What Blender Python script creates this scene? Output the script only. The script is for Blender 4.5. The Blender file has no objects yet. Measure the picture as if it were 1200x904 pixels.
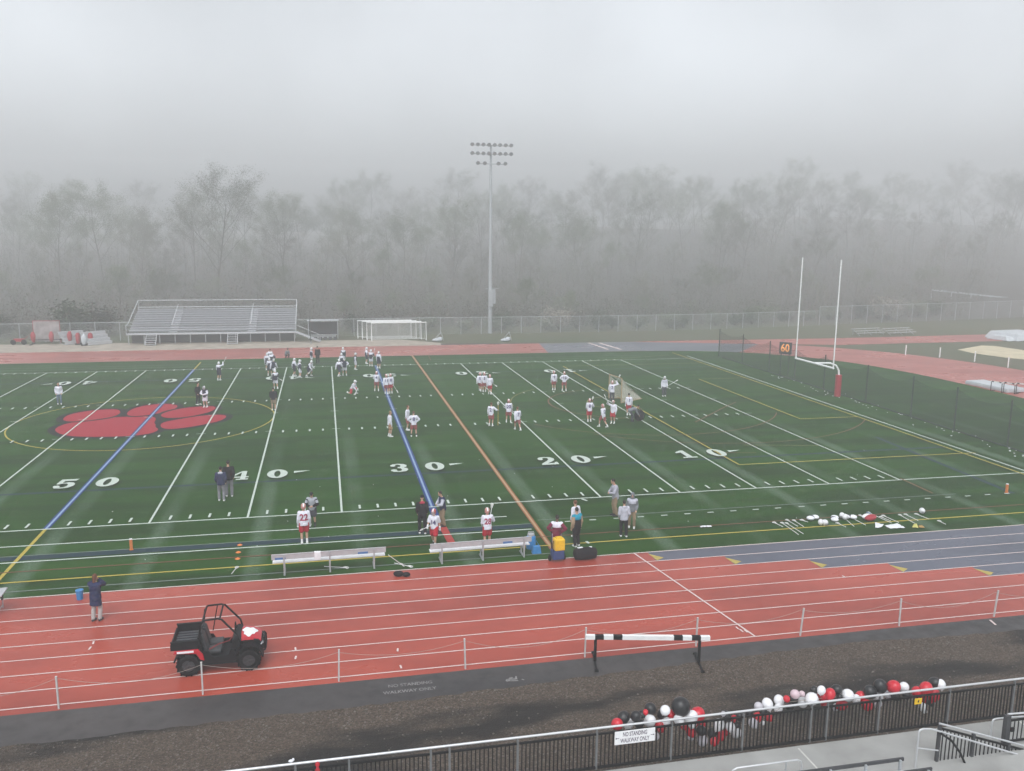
import bpy, bmesh, math, random
from mathutils import Vector, Matrix
from mathutils.bvhtree import BVHTree
random.seed(7)
PI = math.pi
SC = bpy.context.scene
COL = SC.collection
R = math.radians

# ------------------------------------------------------------------ camera, air, light
CAM = Vector((13.1446, -42.4505, 13.9667))
CR = Vector((0.97707287, -0.21268403, 0.00970109))
CU = Vector((0.02777841, 0.17252518, 0.98461334))
CF = Vector((0.21108522, 0.9617695, -0.1744777))
FOC = 1005.615
cam = bpy.data.cameras.new('camera')
cam.sensor_width = 36
cam.lens = FOC / 1200 * 36
cam.clip_start = 0.5
cam.clip_end = 2000
camo = bpy.data.objects.new('camera', cam)
COL.objects.link(camo)
mw = Matrix.Identity(4)
for i in range(3):
    mw[i][0] = CR[i]; mw[i][1] = CU[i]; mw[i][2] = -CF[i]; mw[i][3] = CAM[i]
camo.matrix_world = mw
SC.camera = camo

SUN_EL, SUN_AZ = R(58), R(200)
world = bpy.data.worlds.new('World')
SC.world = world
world.use_nodes = True
wn, wl = world.node_tree.nodes, world.node_tree.links
bg = wn['Background']
sky = wn.new('ShaderNodeTexSky')
sky.sky_type = 'NISHITA'
sky.sun_disc = False
sky.sun_elevation = SUN_EL
sky.sun_rotation = SUN_AZ
sky.dust_density = 6
hsv = wn.new('ShaderNodeHueSaturation')
hsv.inputs['Saturation'].default_value = 0.10
wl.new(sky.outputs[0], hsv.inputs['Color'])
# overcast: an even cloud deck
wt = wn.new('ShaderNodeTexCoord')
wz = wn.new('ShaderNodeSeparateXYZ')
wl.new(wt.outputs['Generated'], wz.inputs[0])
wr_ = wn.new('ShaderNodeValToRGB')
wl.new(wz.outputs[2], wr_.inputs['Fac'])
SKY_RAMP = ((0.0, 1.34), (0.09, 1.32), (0.17, 1.26), (0.40, 1.0), (1.0, 0.64))
while len(wr_.color_ramp.elements) < len(SKY_RAMP):
    wr_.color_ramp.elements.new(0.5)
for e_, (p_, v_) in zip(wr_.color_ramp.elements, SKY_RAMP):
    e_.position = p_
    e_.color = (v_ * .93, v_ * .965, v_ * 1.0, 1)
wm = wn.new('ShaderNodeMix')
wm.data_type = 'RGBA'
wm.blend_type = 'MULTIPLY'
wm.inputs[0].default_value = 1
wl.new(hsv.outputs[0], wm.inputs[6])
wl.new(wr_.outputs[0], wm.inputs[7])
# soft drifting unevenness of the cloud
wc = wn.new('ShaderNodeTexNoise')
wc.inputs['Scale'].default_value = 3.2
wc.inputs['Detail'].default_value = 3
wl.new(wt.outputs['Generated'], wc.inputs['Vector'])
wq = wn.new('ShaderNodeMapRange')
wq.inputs['From Min'].default_value = 0.3
wq.inputs['From Max'].default_value = 0.7
wq.inputs['To Min'].default_value = 0.86
wq.inputs['To Max'].default_value = 1.12
wl.new(wc.outputs['Fac'], wq.inputs['Value'])
wv = wn.new('ShaderNodeVectorMath')
wv.operation = 'SCALE'
wl.new(wm.outputs[2], wv.inputs[0])
wl.new(wq.outputs[0], wv.inputs['Scale'])
wl.new(wv.outputs[0], bg.inputs['Color'])
bg.inputs['Strength'].default_value = SKY_STRENGTH = 0.15
sl = bpy.data.lights.new('sun', 'SUN')
sl.energy = 0.5
sl.angle = R(70)
sl.color = (1.0, 0.97, 0.93)
so = bpy.data.objects.new('sun', sl)
COL.objects.link(so)
# sky sun_rotation is measured clockwise from +Y
sd = Vector((math.sin(SUN_AZ) * math.cos(SUN_EL), math.cos(SUN_AZ) * math.cos(SUN_EL), math.sin(SUN_EL)))
so.rotation_euler = (-sd).to_track_quat('-Z', 'Y').to_euler()
so.location = (0, 0, 60)
vs = SC.view_settings
vs.view_transform = 'Standard'
vs.look = 'None'
vs.gamma = 1
vs.use_curve_mapping = False
vs.exposure = EXPOSURE = 0.72
cy = SC.cycles
cy.use_denoising = True
cy.volume_bounces = 2
cy.max_bounces = 8
cy.transparent_max_bounces = 24
cy.sample_clamp_indirect = 4
HAZE_DENSITY = 0.0032
HAZE_COLOR = (0.965, 0.975, 0.985, 1)


def gp(x, y, z=0.0):
    """ground point seen at a photo position"""
    d = CF + CR * ((x - 600) / FOC) - CU * ((y - 452) / FOC)
    return CAM + d * ((z - CAM.z) / d.z)


def gy(x, y, Y):
    d = CF + CR * ((x - 600) / FOC) - CU * ((y - 452) / FOC)
    return CAM + d * ((Y - CAM.y) / d.y)


# ------------------------------------------------------------------ materials
def mat(name, col, rough=0.6, var=0.12, scale=6.0, metal=0.0, bump=0.0, bscale=40.0, spec=0.3, coat=0.0, col2=None, emit=0):
    m = bpy.data.materials.new(name)
    m.use_nodes = True
    n, l = m.node_tree.nodes, m.node_tree.links
    b = n['Principled BSDF']
    b.inputs['Roughness'].default_value = rough
    b.inputs['Metallic'].default_value = metal
    b.inputs['Specular IOR Level'].default_value = spec
    b.inputs['Coat Weight'].default_value = coat
    tc = n.new('ShaderNodeTexCoord')
    no = n.new('ShaderNodeTexNoise')
    no.inputs['Scale'].default_value = scale
    no.inputs['Detail'].default_value = 5
    l.new(tc.outputs['Object'], no.inputs['Vector'])
    cr = n.new('ShaderNodeValToRGB')
    c2 = col2 or [min(1, c * (1 + var)) for c in col]
    cr.color_ramp.elements[0].color = (*[c * (1 - var) for c in col], 1)
    cr.color_ramp.elements[1].color = (*c2, 1)
    cr.color_ramp.elements[0].position = 0.3
    cr.color_ramp.elements[1].position = 0.7
    l.new(no.outputs['Fac'], cr.inputs['Fac'])
    l.new(cr.outputs['Color'], b.inputs['Base Color'])
    if bump:
        n2 = n.new('ShaderNodeTexNoise')
        n2.inputs['Scale'].default_value = bscale
        n2.inputs['Detail'].default_value = 4
        l.new(tc.outputs['Object'], n2.inputs['Vector'])
        bp = n.new('ShaderNodeBump')
        bp.inputs['Strength'].default_value = bump
        bp.inputs['Distance'].default_value = 0.03
        l.new(n2.outputs['Fac'], bp.inputs['Height'])
        l.new(bp.outputs['Normal'], b.inputs['Normal'])
    if emit:
        b.inputs['Emission Color'].default_value = (*col, 1)
        b.inputs['Emission Strength'].default_value = emit
    return m


def nd(n, typ, **kw):
    o = n.new(typ)
    for k, v in kw.items():
        setattr(o, k, v)
    return o


def mth(n, l, op, a, b=None, c=None):
    o = n.new('ShaderNodeMath')
    o.operation = op
    for i, v in enumerate((a, b, c)):
        if v is None:
            continue
        if isinstance(v, (int, float)):
            o.inputs[i].default_value = v
        else:
            l.new(v, o.inputs[i])
    return o.outputs[0]


def mixc(n, l, fac, a, b):
    o = n.new('ShaderNodeMix')
    o.data_type = 'RGBA'
    for s, v in (('Factor', fac), ('A', a), ('B', b)):
        sock = [i for i in o.inputs if i.name == s and (i.type == 'RGBA' or s == 'Factor' and i.type == 'VALUE')][0]
        if isinstance(v, (int, float)):
            sock.default_value = v
        elif isinstance(v, tuple):
            sock.default_value = (*v, 1)
        else:
            l.new(v, sock)
    return [x for x in o.outputs if x.type == 'RGBA'][0]


def noise(n, l, vec, scale, detail=5, sx=1, sy=1, rough=0.55):
    mp = n.new('ShaderNodeMapping')
    mp.inputs['Scale'].default_value = (sx, sy, 1)
    l.new(vec, mp.inputs['Vector'])
    o = n.new('ShaderNodeTexNoise')
    o.inputs['Scale'].default_value = scale
    o.inputs['Detail'].default_value = detail
    o.inputs['Roughness'].default_value = rough
    l.new(mp.outputs[0], o.inputs['Vector'])
    return o.outputs['Fac']


def ramp(n, l, fac, p0, p1, a=0.0, b=1.0):
    o = n.new('ShaderNodeMapRange')
    o.inputs['From Min'].default_value = p0
    o.inputs['From Max'].default_value = p1
    o.inputs['To Min'].default_value = a
    o.inputs['To Max'].default_value = b
    l.new(fac, o.inputs['Value'])
    return o.outputs[0]


def base(name, rough=0.6):
    m = bpy.data.materials.new(name)
    m.use_nodes = True
    n, l = m.node_tree.nodes, m.node_tree.links
    b = n['Principled BSDF']
    b.inputs['Roughness'].default_value = rough
    tc = n.new('ShaderNodeTexCoord')
    return m, n, l, b, tc.outputs['Object']


def bumpn(n, l, b, h, strength, dist=0.02):
    bp = n.new('ShaderNodeBump')
    bp.inputs['Strength'].default_value = strength
    bp.inputs['Distance'].default_value = dist
    l.new(h, bp.inputs['Height'])
    l.new(bp.outputs['Normal'], b.inputs['Normal'])


def turf_material():
    m, n, l, b, P = base('artificial_turf', 0.7)
    b.inputs['Specular IOR Level'].default_value = 0.05
    sep = n.new('ShaderNodeSeparateXYZ')
    l.new(P, sep.inputs[0])
    X, Y = sep.outputs[0], sep.outputs[1]
    big = noise(n, l, P, 0.12, 4)
    streak = noise(n, l, P, 0.5, 5, sx=0.12, sy=1.0)
    fine = noise(n, l, P, 9, 6)
    c = mixc(n, l, ramp(n, l, big, 0.35, 0.65), (0.010, 0.052, 0.003), (0.017, 0.069, 0.006))
    c = mixc(n, l, ramp(n, l, streak, 0.44, 0.60, 0, 0.75), c, (0.005, 0.027, 0.003))
    c = mixc(n, l, ramp(n, l, fine, 0.45, 0.75, 0, 0.35), c, (0.032, 0.088, 0.016))
    # pale brushed bands that run beside the five-yard lines
    sx = mth(n, l, 'ADD', X, 45.72 * 4)
    md = mth(n, l, 'MODULO', sx, 4.572)
    up = ramp(n, l, md, 0.25, 0.6)
    dn = ramp(n, l, md, 1.35, 0.95)
    band = mth(n, l, 'MULTIPLY', up, dn)
    wob = noise(n, l, P, 0.25, 4, sx=0.6, sy=0.35)
    band = mth(n, l, 'MULTIPLY', band, ramp(n, l, wob, 0.33, 0.6))
    nearY = ramp(n, l, Y, 19, 10, 0.12, 1)
    band = mth(n, l, 'MULTIPLY', band, nearY)
    band = mth(n, l, 'MULTIPLY', band, ramp(n, l, fine, 0.3, 0.6, 0.35, 0.72))
    c = mixc(n, l, band, c, (0.095, 0.150, 0.098))
    # scuffed patches
    pat = noise(n, l, P, 0.8, 6, sx=0.7, sy=1)
    c = mixc(n, l, ramp(n, l, pat, 0.58, 0.78, 0, 0.5), c, (0.060, 0.115, 0.050))
    l.new(c, b.inputs['Base Color'])
    bumpn(n, l, b, fine, 0.35, 0.03)
    return m


def track_material(name, col, dark):
    m, n, l, b, P = base(name, 0.5)
    b.inputs['Specular IOR Level'].default_value = 0.2
    big = noise(n, l, P, 0.22, 5, sx=0.5, sy=1)
    mid = noise(n, l, P, 1.3, 6)
    grain = noise(n, l, P, 60, 3)
    c = mixc(n, l, ramp(n, l, big, 0.42, 0.62), col, dark)
    c = mixc(n, l, ramp(n, l, mid, 0.4, 0.8, 0, 0.35), c, tuple(min(1, x * 1.15) for x in col))
    c = mixc(n, l, ramp(n, l, grain, 0.4, 0.7, 0, 0.2), c, tuple(x * 0.75 for x in dark))
    l.new(c, b.inputs['Base Color'])
    l.new(ramp(n, l, big, 0.3, 0.7, 0.25, 0.33), b.inputs['Roughness'])
    return m


def paint_material(name, col, wear=0.5, under=None, rough=0.6):
    m, n, l, b, P = base(name, rough)
    b.inputs['Specular IOR Level'].default_value = 0.08
    w1 = noise(n, l, P, 3.0, 6)
    w2 = noise(n, l, P, 22, 4)
    c = mixc(n, l, ramp(n, l, w1, 0.45, 0.8, 0, wear), tuple(col), under or tuple(x * 0.55 for x in col))
    c = mixc(n, l, ramp(n, l, w2, 0.5, 0.8, 0, wear * 0.7), c, tuple(x * 0.6 for x in col))
    l.new(c, b.inputs['Base Color'])
    return m


def gravel_material():
    m, n, l, b, P = base('dark_wet_gravel', 0.75)
    b.inputs['Specular IOR Level'].default_value = 0.2
    big = noise(n, l, P, 0.35, 5, sx=0.35, sy=1.2)
    vo = n.new('ShaderNodeTexVoronoi')
    vo.inputs['Scale'].default_value = 24
    l.new(P, vo.inputs['Vector'])
    fine = noise(n, l, P, 26, 6)
    sepc = n.new('ShaderNodeSeparateColor')
    l.new(vo.outputs['Color'], sepc.inputs[0])
    c = mixc(n, l, ramp(n, l, sepc.outputs[0], 0.15, 0.95), (0.044, 0.032, 0.024), (0.112, 0.085, 0.066))
    c = mixc(n, l, ramp(n, l, sepc.outputs[1], 0.88, 0.96), c, (0.15, 0.13, 0.115))
    c = mixc(n, l, ramp(n, l, big, 0.52, 0.62, 0, 0.9), c, (0.013, 0.012, 0.012))
    c = mixc(n, l, ramp(n, l, fine, 0.55, 0.75, 0, 0.6), c, (0.014, 0.013, 0.013))
    l.new(c, b.inputs['Base Color'])
    bumpn(n, l, b, vo.outputs['Distance'], 0.7, 0.04)
    return m


def asphalt_material():
    m, n, l, b, P = base('wet_asphalt', 0.45)
    b.inputs['Specular IOR Level'].default_value = 0.3
    big = noise(n, l, P, 0.25, 5, sx=0.5, sy=1)
    mid = noise(n, l, P, 2.0, 6)
    grain = noise(n, l, P, 70, 3)
    c = mixc(n, l, ramp(n, l, big, 0.35, 0.65), (0.034, 0.031, 0.032), (0.062, 0.054, 0.053))
    c = mixc(n, l, ramp(n, l, mid, 0.55, 0.75, 0, 0.4), c, (0.035, 0.035, 0.038))
    c = mixc(n, l, ramp(n, l, grain, 0.55, 0.75, 0, 0.35), c, (0.12, 0.115, 0.11))
    l.new(c, b.inputs['Base Color'])
    l.new(ramp(n, l, mid, 0.35, 0.7, 0.3, 0.6), b.inputs['Roughness'])
    bumpn(n, l, b, grain, 0.2, 0.01)
    return m


def grass_material():
    m, n, l, b, P = base('spring_grass_ground', 0.85)
    big = noise(n, l, P, 0.06, 5)
    mid = noise(n, l, P, 0.7, 6)
    fine = noise(n, l, P, 7, 6)
    c = mixc(n, l, ramp(n, l, big, 0.35, 0.65), (0.060, 0.078, 0.030), (0.085, 0.082, 0.045))
    c = mixc(n, l, ramp(n, l, mid, 0.5, 0.75, 0, 0.6), c, (0.11, 0.095, 0.062))
    c = mixc(n, l, ramp(n, l, fine, 0.4, 0.75, 0, 0.5), c, (0.035, 0.048, 0.02))
    sy = n.new('ShaderNodeSeparateXYZ')
    l.new(P, sy.inputs[0])
    c = mixc(n, l, ramp(n, l, sy.outputs[1], 80, 92), c, (0.045, 0.040, 0.032))   # leaf litter under the woods
    l.new(c, b.inputs['Base Color'])
    bumpn(n, l, b, fine, 0.5, 0.06)
    return m


def net_material(name, col, size, thick, diag=True):
    """a woven mesh: strands are solid, the holes between them are open"""
    m, n, l, b, P = base(name, 0.6)
    b.inputs['Base Color'].default_value = (*col, 1)
    uv = n.new('ShaderNodeTexCoord').outputs['UV']
    sep = n.new('ShaderNodeSeparateXYZ')
    l.new(uv, sep.inputs[0])
    u, v = sep.outputs[0], sep.outputs[1]
    if diag:
        a = mth(n, l, 'ADD', u, v)
        c = mth(n, l, 'SUBTRACT', u, v)
    else:
        a, c = u, v
    out = []
    for s in (a, c):
        f = mth(n, l, 'FRACT', mth(n, l, 'DIVIDE', s, size))
        out.append(mth(n, l, 'LESS_THAN', f, thick / size))
    al = mth(n, l, 'MAXIMUM', out[0], out[1])
    tr = n.new('ShaderNodeBsdfTransparent')
    mx = n.new('ShaderNodeMixShader')
    l.new(al, mx.inputs[0])
    l.new(tr.outputs[0], mx.inputs[1])
    l.new(b.outputs[0], mx.inputs[2])
    l.new(mx.outputs[0], n['Material Output'].inputs['Surface'])
    return m


# ------------------------------------------------------------------ mesh helpers
class MB:
    def __init__(s):
        s.v, s.f, s.m, s.uv = [], [], [], {}

    def add(s, vs, fs, mi=0):
        o = len(s.v)
        s.v += [tuple(x) for x in vs]
        for f in fs:
            s.f.append(tuple(i + o for i in f))
            s.m.append(mi)
        return s

    def box(s, c, d, rz=0.0, mi=0, M=None, taper=1.0):
        c = Vector(c)
        vs = []
        for z in (-.5, .5):
            k = taper if z > 0 else 1
            for x, y in ((-.5, -.5), (.5, -.5), (.5, .5), (-.5, .5)):
                p = Vector((x * d[0] * k, y * d[1] * k, z * d[2]))
                if M is not None:
                    p = M @ p
                if rz:
                    p = Matrix.Rotation(rz, 3, 'Z') @ p
                vs.append(c + p)
        return s.add(vs, [(3, 2, 1, 0), (4, 5, 6, 7), (0, 1, 5, 4), (1, 2, 6, 5), (2, 3, 7, 6), (3, 0, 4, 7)], mi)

    def beam(s, a, b, w, h, mi=0, up=(0, 0, 1)):
        a, b = Vector(a), Vector(b)
        d = (b - a).normalized()
        r = d.cross(Vector(up))
        if r.length < 1e-4:
            r = d.cross(Vector((1, 0, 0)))
        r.normalize()
        u = r.cross(d)
        vs = []
        for p in (a, b):
            for i, j in ((-1, -1), (1, -1), (1, 1), (-1, 1)):
                vs.append(p + r * (i * w / 2) + u * (j * h / 2))
        return s.add(vs, [(3, 2, 1, 0), (4, 5, 6, 7), (0, 1, 5, 4), (1, 2, 6, 5), (2, 3, 7, 6), (3, 0, 4, 7)], mi)

    def tube(s, pts, r, n=8, mi=0, cap=True, closed=False):
        pts = [Vector(p) for p in pts]
        N = len(pts)
        rs = r if isinstance(r, (list, tuple)) else [r] * N
        rings, ref = [], None
        for i, p in enumerate(pts):
            if closed:
                t = pts[(i + 1) % N] - pts[i - 1]
            else:
                t = pts[min(i + 1, N - 1)] - pts[max(i - 1, 0)]
            t.normalize()
            if ref is None:
                ref = t.orthogonal().normalized()
            ref = ref - t * ref.dot(t)
            if ref.length < 1e-5:
                ref = t.orthogonal()
            ref.normalize()
            bi = t.cross(ref)
            rings.append([p + (ref * math.cos(2 * PI * k / n) + bi * math.sin(2 * PI * k / n)) * rs[i] for k in range(n)])
        return s.loft(rings, mi, cap and not closed, closed)

    def loft(s, rings, mi=0, cap=True, closed=False):
        n = len(rings[0])
        vs = [v for r in rings for v in r]
        fs = []
        N = len(rings)
        for i in range(N if closed else N - 1):
            j = (i + 1) % N
            for k in range(n):
                k2 = (k + 1) % n
                fs.append((i * n + k, i * n + k2, j * n + k2, j * n + k))
        if cap:
            fs.append(tuple(reversed(range(n))))
            fs.append(tuple((N - 1) * n + k for k in range(n)))
        return s.add(vs, fs, mi)

    def ell(s, c, r, nu=12, nv=8, M=None, mi=0):
        c = Vector(c)
        vs, fs = [], []
        top = None
        def P(x, y, z):
            p = Vector((x * r[0], y * r[1], z * r[2]))
            return c + (M @ p if M is not None else p)
        vs.append(P(0, 0, -1))
        for j in range(1, nv):
            a = -PI / 2 + PI * j / nv
            for i in range(nu):
                b = 2 * PI * i / nu
                vs.append(P(math.cos(a) * math.cos(b), math.cos(a) * math.sin(b), math.sin(a)))
        vs.append(P(0, 0, 1))
        last = len(vs) - 1
        for i in range(nu):
            i2 = (i + 1) % nu
            fs.append((0, 1 + i2, 1 + i))
            for j in range(nv - 2):
                a, b2 = 1 + j * nu, 1 + (j + 1) * nu
                fs.append((a + i, a + i2, b2 + i2, b2 + i))
            a = 1 + (nv - 2) * nu
            fs.append((a + i, a + i2, last))
        return s.add(vs, fs, mi)

    def prism(s, poly, axis, a, b, mi=0):
        """extrude a 2-D outline along an axis ('y': outline is x,z)"""
        def P(u, v, t):
            return {'y': (u, t, v), 'x': (t, u, v), 'z': (u, v, t)}[axis]
        n = len(poly)
        vs = [P(u, v, a) for u, v in poly] + [P(u, v, b) for u, v in poly]
        fs = [tuple(range(n)), tuple(reversed(range(n, 2 * n)))]
        for k in range(n):
            k2 = (k + 1) % n
            fs.append((k2, k, n + k, n + k2))
        return s.add(vs, fs, mi)

    def sheet(s, poly, z, mi=0):
        a = sum(poly[i][0] * poly[(i + 1) % len(poly)][1] - poly[(i + 1) % len(poly)][0] * poly[i][1] for i in range(len(poly)))
        if a < 0:
            poly = list(reversed(poly))
        return s.add([(p[0], p[1], z) for p in poly], [tuple(range(len(poly)))], mi)

    def strip(s, a, b, w, z, mi=0):
        a, b = Vector(a[:2]), Vector(b[:2])
        d = (b - a).normalized()
        q = Vector((-d.y, d.x)) * (w / 2)
        return s.sheet([a + q, a - q, b - q, b + q], z, mi)

    def arc(s, c, r, w, a0, a1, z, mi=0, n=64):
        vs, fs = [], []
        for i in range(n + 1):
            a = a0 + (a1 - a0) * i / n
            for q in (r - w / 2, r + w / 2):
                vs.append((c[0] + q * math.cos(a), c[1] + q * math.sin(a), z))
        for i in range(n):
            fs.append((2 * i, 2 * i + 1, 2 * i + 3, 2 * i + 2))
        return s.add(vs, fs, mi)

    def build(s, name, mats, parent=None, smooth=False, bev=0.0, loc=None):
        me = bpy.data.meshes.new(name)
        me.from_pydata(s.v, [], s.f)
        ms = mats if isinstance(mats, (list, tuple)) else [mats]
        for m in ms:
            me.materials.append(m)
        me.polygons.foreach_set('material_index', s.m)
        bm = bmesh.new()
        bm.from_mesh(me)
        bmesh.ops.recalc_face_normals(bm, faces=bm.faces)
        bm.to_mesh(me)
        bm.free()
        if smooth:
            me.polygons.foreach_set('use_smooth', [True] * len(me.polygons))
            if hasattr(me, 'set_sharp_from_angle'):
                me.set_sharp_from_angle(angle=R(50))
        return link(name, me, parent, bev, loc)

    def flat(s, name, mats, parent=None):
        """sheets on the ground: normals up"""
        me = bpy.data.meshes.new(name)
        me.from_pydata(s.v, [], s.f)
        for m in (mats if isinstance(mats, (list, tuple)) else [mats]):
            me.materials.append(m)
        me.polygons.foreach_set('material_index', s.m)
        return link(name, me, parent)


def link(name, me, parent=None, bev=0.0, loc=None):
    o = bpy.data.objects.new(name, me)
    COL.objects.link(o)
    if parent is not None:
        o.parent = parent
    if loc is not None:
        o.location = loc
    if bev:
        b = o.modifiers.new('edge', 'BEVEL')
        b.width = bev
        b.segments = 2
        b.limit_method = 'ANGLE'
    return o


def uv_panel(name, corners, nu, m, parent=None, sag=None):
    """a sheet between four corners with metre UVs; sag(t) lowers the top edge"""
    a, b, c, d = [Vector(p) for p in corners]        # bottom a-b, top d-c
    L, H = (b - a).length, (d - a).length
    vs, fs, uvs = [], [], []
    nv = 3
    for i in range(nu + 1):
        t = i / nu
        p0, p1 = a.lerp(b, t), d.lerp(c, t)
        if sag:
            p1 = p1 - Vector((0, 0, sag(t)))
        for j in range(nv + 1):
            p = p0.lerp(p1, j / nv)
            vs.append(p)
            uvs.append((t * L, (p - p0).length))
    for i in range(nu):
        for j in range(nv):
            k = i * (nv + 1) + j
            fs.append((k, k + nv + 1, k + nv + 2, k + 1))
    me = bpy.data.meshes.new(name)
    me.from_pydata([tuple(v) for v in vs], [], fs)
    me.materials.append(m)
    ul = me.uv_layers.new(name='UVMap')
    for lp in me.loops:
        ul.data[lp.index].uv = uvs[lp.vertex_index]
    return link(name, me, parent)


def tag(o, label=None, cat=None, group=None, kind=None):
    for k, v in (('label', label), ('category', cat), ('group', group), ('kind', kind)):
        if v:
            o[k] = v
    return o


def thing(name, label, cat, loc=(0, 0, 0), rz=0.0, group=None):
    o = bpy.data.objects.new(name, None)
    COL.objects.link(o)
    o.empty_display_size = 0.2
    o.location = loc
    o.rotation_euler = (0, 0, rz)
    return tag(o, label, cat, group)


def copy_tree(o, parent=None):
    c = o.copy()
    COL.objects.link(c)
    if parent is not None:
        c.parent = parent
    for ch in list(o.children):
        copy_tree(ch, c)
    return c


def text_mesh(txt, size, align='CENTER', bold=0.0, sx=1.0):
    cu = bpy.data.curves.new('lettering', 'FONT')
    cu.body = txt
    cu.size = size
    cu.align_x = align
    cu.align_y = 'CENTER'
    cu.offset = bold
    cu.resolution_u = 3
    o = bpy.data.objects.new('lettering', cu)
    me = bpy.data.meshes.new_from_object(o)
    bpy.data.objects.remove(o)
    vs = [(v.co.x * sx, v.co.y) for v in me.vertices]
    fs = [tuple(p.vertices) for p in me.polygons]
    bpy.data.meshes.remove(me)
    return vs, fs

# ------------------------------------------------------------------ palette
M = {}
M['turf'] = turf_material()
M['track'] = track_material('red_track_surface', (0.37, 0.066, 0.042), (0.27, 0.045, 0.030))
M['track_blue'] = track_material('slate_blue_track_surface', (0.088, 0.097, 0.132), (0.070, 0.077, 0.105))
M['gravel'] = gravel_material()
M['asphalt'] = asphalt_material()
M['grass'] = grass_material()
M['white_line'] = paint_material('white_turf_paint', (0.50, 0.56, 0.51), 0.4, (0.35, 0.45, 0.36))
M['track_line'] = paint_material('white_track_paint', (0.62, 0.52, 0.50), 0.3, (0.5, 0.36, 0.33))
M['yellow_line'] = paint_material('yellow_turf_line', (0.42, 0.33, 0.06), 0.5, (0.2, 0.22, 0.06))
M['faint_yellow'] = paint_material('faded_yellow_line', (0.22, 0.21, 0.07), 0.6, (0.1, 0.14, 0.05))
M['orange_line'] = paint_material('orange_turf_line', (0.26, 0.10, 0.04), 0.5, (0.2, 0.14, 0.05))
M['faint_orange'] = paint_material('faded_orange_line', (0.17, 0.085, 0.045), 0.6, (0.09, 0.09, 0.04))
M['cream_line'] = paint_material('pale_orange_line', (0.38, 0.25, 0.15), 0.4, (0.4, 0.25, 0.13))
M['blue_line'] = paint_material('blue_turf_line', (0.014, 0.042, 0.17), 0.4, (0.03, 0.09, 0.2))
M['pale_blue'] = paint_material('pale_blue_turf_line', (0.23, 0.32, 0.47), 0.35, (0.25, 0.4, 0.55))
M['faint_blue'] = paint_material('faded_blue_line', (0.010, 0.034, 0.048), 0.5, (0.010, 0.042, 0.022))
M['red_line'] = paint_material('red_turf_line', (0.36, 0.05, 0.045), 0.4, (0.2, 0.06, 0.04))
M['brown_line'] = paint_material('brown_turf_line', (0.16, 0.075, 0.04), 0.5, (0.08, 0.08, 0.035))
M['paw_red'] = paint_material('red_emblem_turf', (0.33, 0.014, 0.030), 0.35, (0.25, 0.02, 0.035))
M['paw_black'] = paint_material('black_emblem_turf', (0.003, 0.004, 0.004), 0.2)
M['grey_line'] = paint_material('grey_turf_line', (0.16, 0.20, 0.18), 0.5, (0.07, 0.12, 0.08))
M['yellow_mark'] = paint_material('yellow_track_mark', (0.42, 0.33, 0.10), 0.4)
M['path'] = mat('sandy_path', (0.33, 0.29, 0.24), 0.85, 0.2, 0.8, bump=0.3, bscale=20)
M['sand'] = mat('pale_sand', (0.52, 0.46, 0.32), 0.9, 0.12, 0.6)
M['mulch'] = mat('dark_edging_soil', (0.07, 0.06, 0.05), 0.9, 0.3, 1.2)
M['concrete'] = mat('weathered_concrete', (0.29, 0.29, 0.28), 0.7, 0.10, 0.9, bump=0.15, bscale=30, col2=(0.36, 0.36, 0.35))
M['aluminium'] = mat('brushed_aluminium', (0.62, 0.63, 0.65), 0.38, 0.06, 4, metal=0.55)
M['dull_alu'] = mat('dull_aluminium', (0.46, 0.47, 0.49), 0.5, 0.08, 4, metal=0.25)
M['bench_white'] = mat('skylit_white_seat_plank', (0.74, 0.75, 0.77), 0.35, 0.05, 5)  # white seat tone; on the team benches it carries painted-in sky light
M['galv'] = mat('galvanised_steel', (0.42, 0.44, 0.46), 0.45, 0.1, 6, metal=0.4)
M['white_paint'] = mat('white_enamel', (0.78, 0.79, 0.79), 0.4, 0.05, 5)
M['white_plastic'] = mat('white_plastic', (0.75, 0.75, 0.76), 0.45, 0.05, 8)
M['black_metal'] = mat('black_powder_coat', (0.010, 0.010, 0.011), 0.45, 0.2, 6, spec=.12)
M['black_plastic'] = mat('black_plastic', (0.008, 0.008, 0.010), 0.5, 0.25, 10, bump=0.1, spec=.14)
M['rubber'] = mat('black_rubber', (0.008, 0.008, 0.009), 0.75, 0.3, 12, bump=0.3, spec=.12)
M['dark_net_post'] = mat('dark_green_post', (0.03, 0.045, 0.04), 0.5, 0.15, 4)
M['red_paint'] = mat('red_gloss_paint', (0.46, 0.014, 0.028), 0.25, 0.08, 5, coat=0.3)
M['red_pad'] = mat('red_vinyl_pad', (0.33, 0.03, 0.04), 0.45, 0.15, 3, bump=0.1, bscale=6)
M['orange'] = mat('orange_foam', (0.62, 0.18, 0.04), 0.6, 0.1, 8)
M['sticker_white'] = mat('white_sticker', (0.78, 0.78, 0.80), 0.4, 0.06, 9)
M['sticker_blue'] = mat('blue_sticker', (0.06, 0.16, 0.36), 0.5, 0.1, 9)
M['rope'] = mat('grey_rope', (0.36, 0.30, 0.27), 0.8, 0.1, 30)
M['yellow_plastic'] = mat('yellow_plastic', (0.72, 0.45, 0.02), 0.4, 0.08, 8)
M['blue_plastic'] = mat('bright_blue_plastic', (0.035, 0.20, 0.46), 0.35, 0.1, 8)
M['navy_plastic'] = mat('navy_plastic', (0.03, 0.055, 0.16), 0.45, 0.1, 8)
M['cloth_white'] = mat('white_cloth', (0.74, 0.75, 0.78), 0.85, 0.07, 6, bump=0.3, bscale=12)
M['led'] = mat('amber_led', (0.9, 0.36, 0.10), 0.5, 0.02, 3, emit=0.22)
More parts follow.
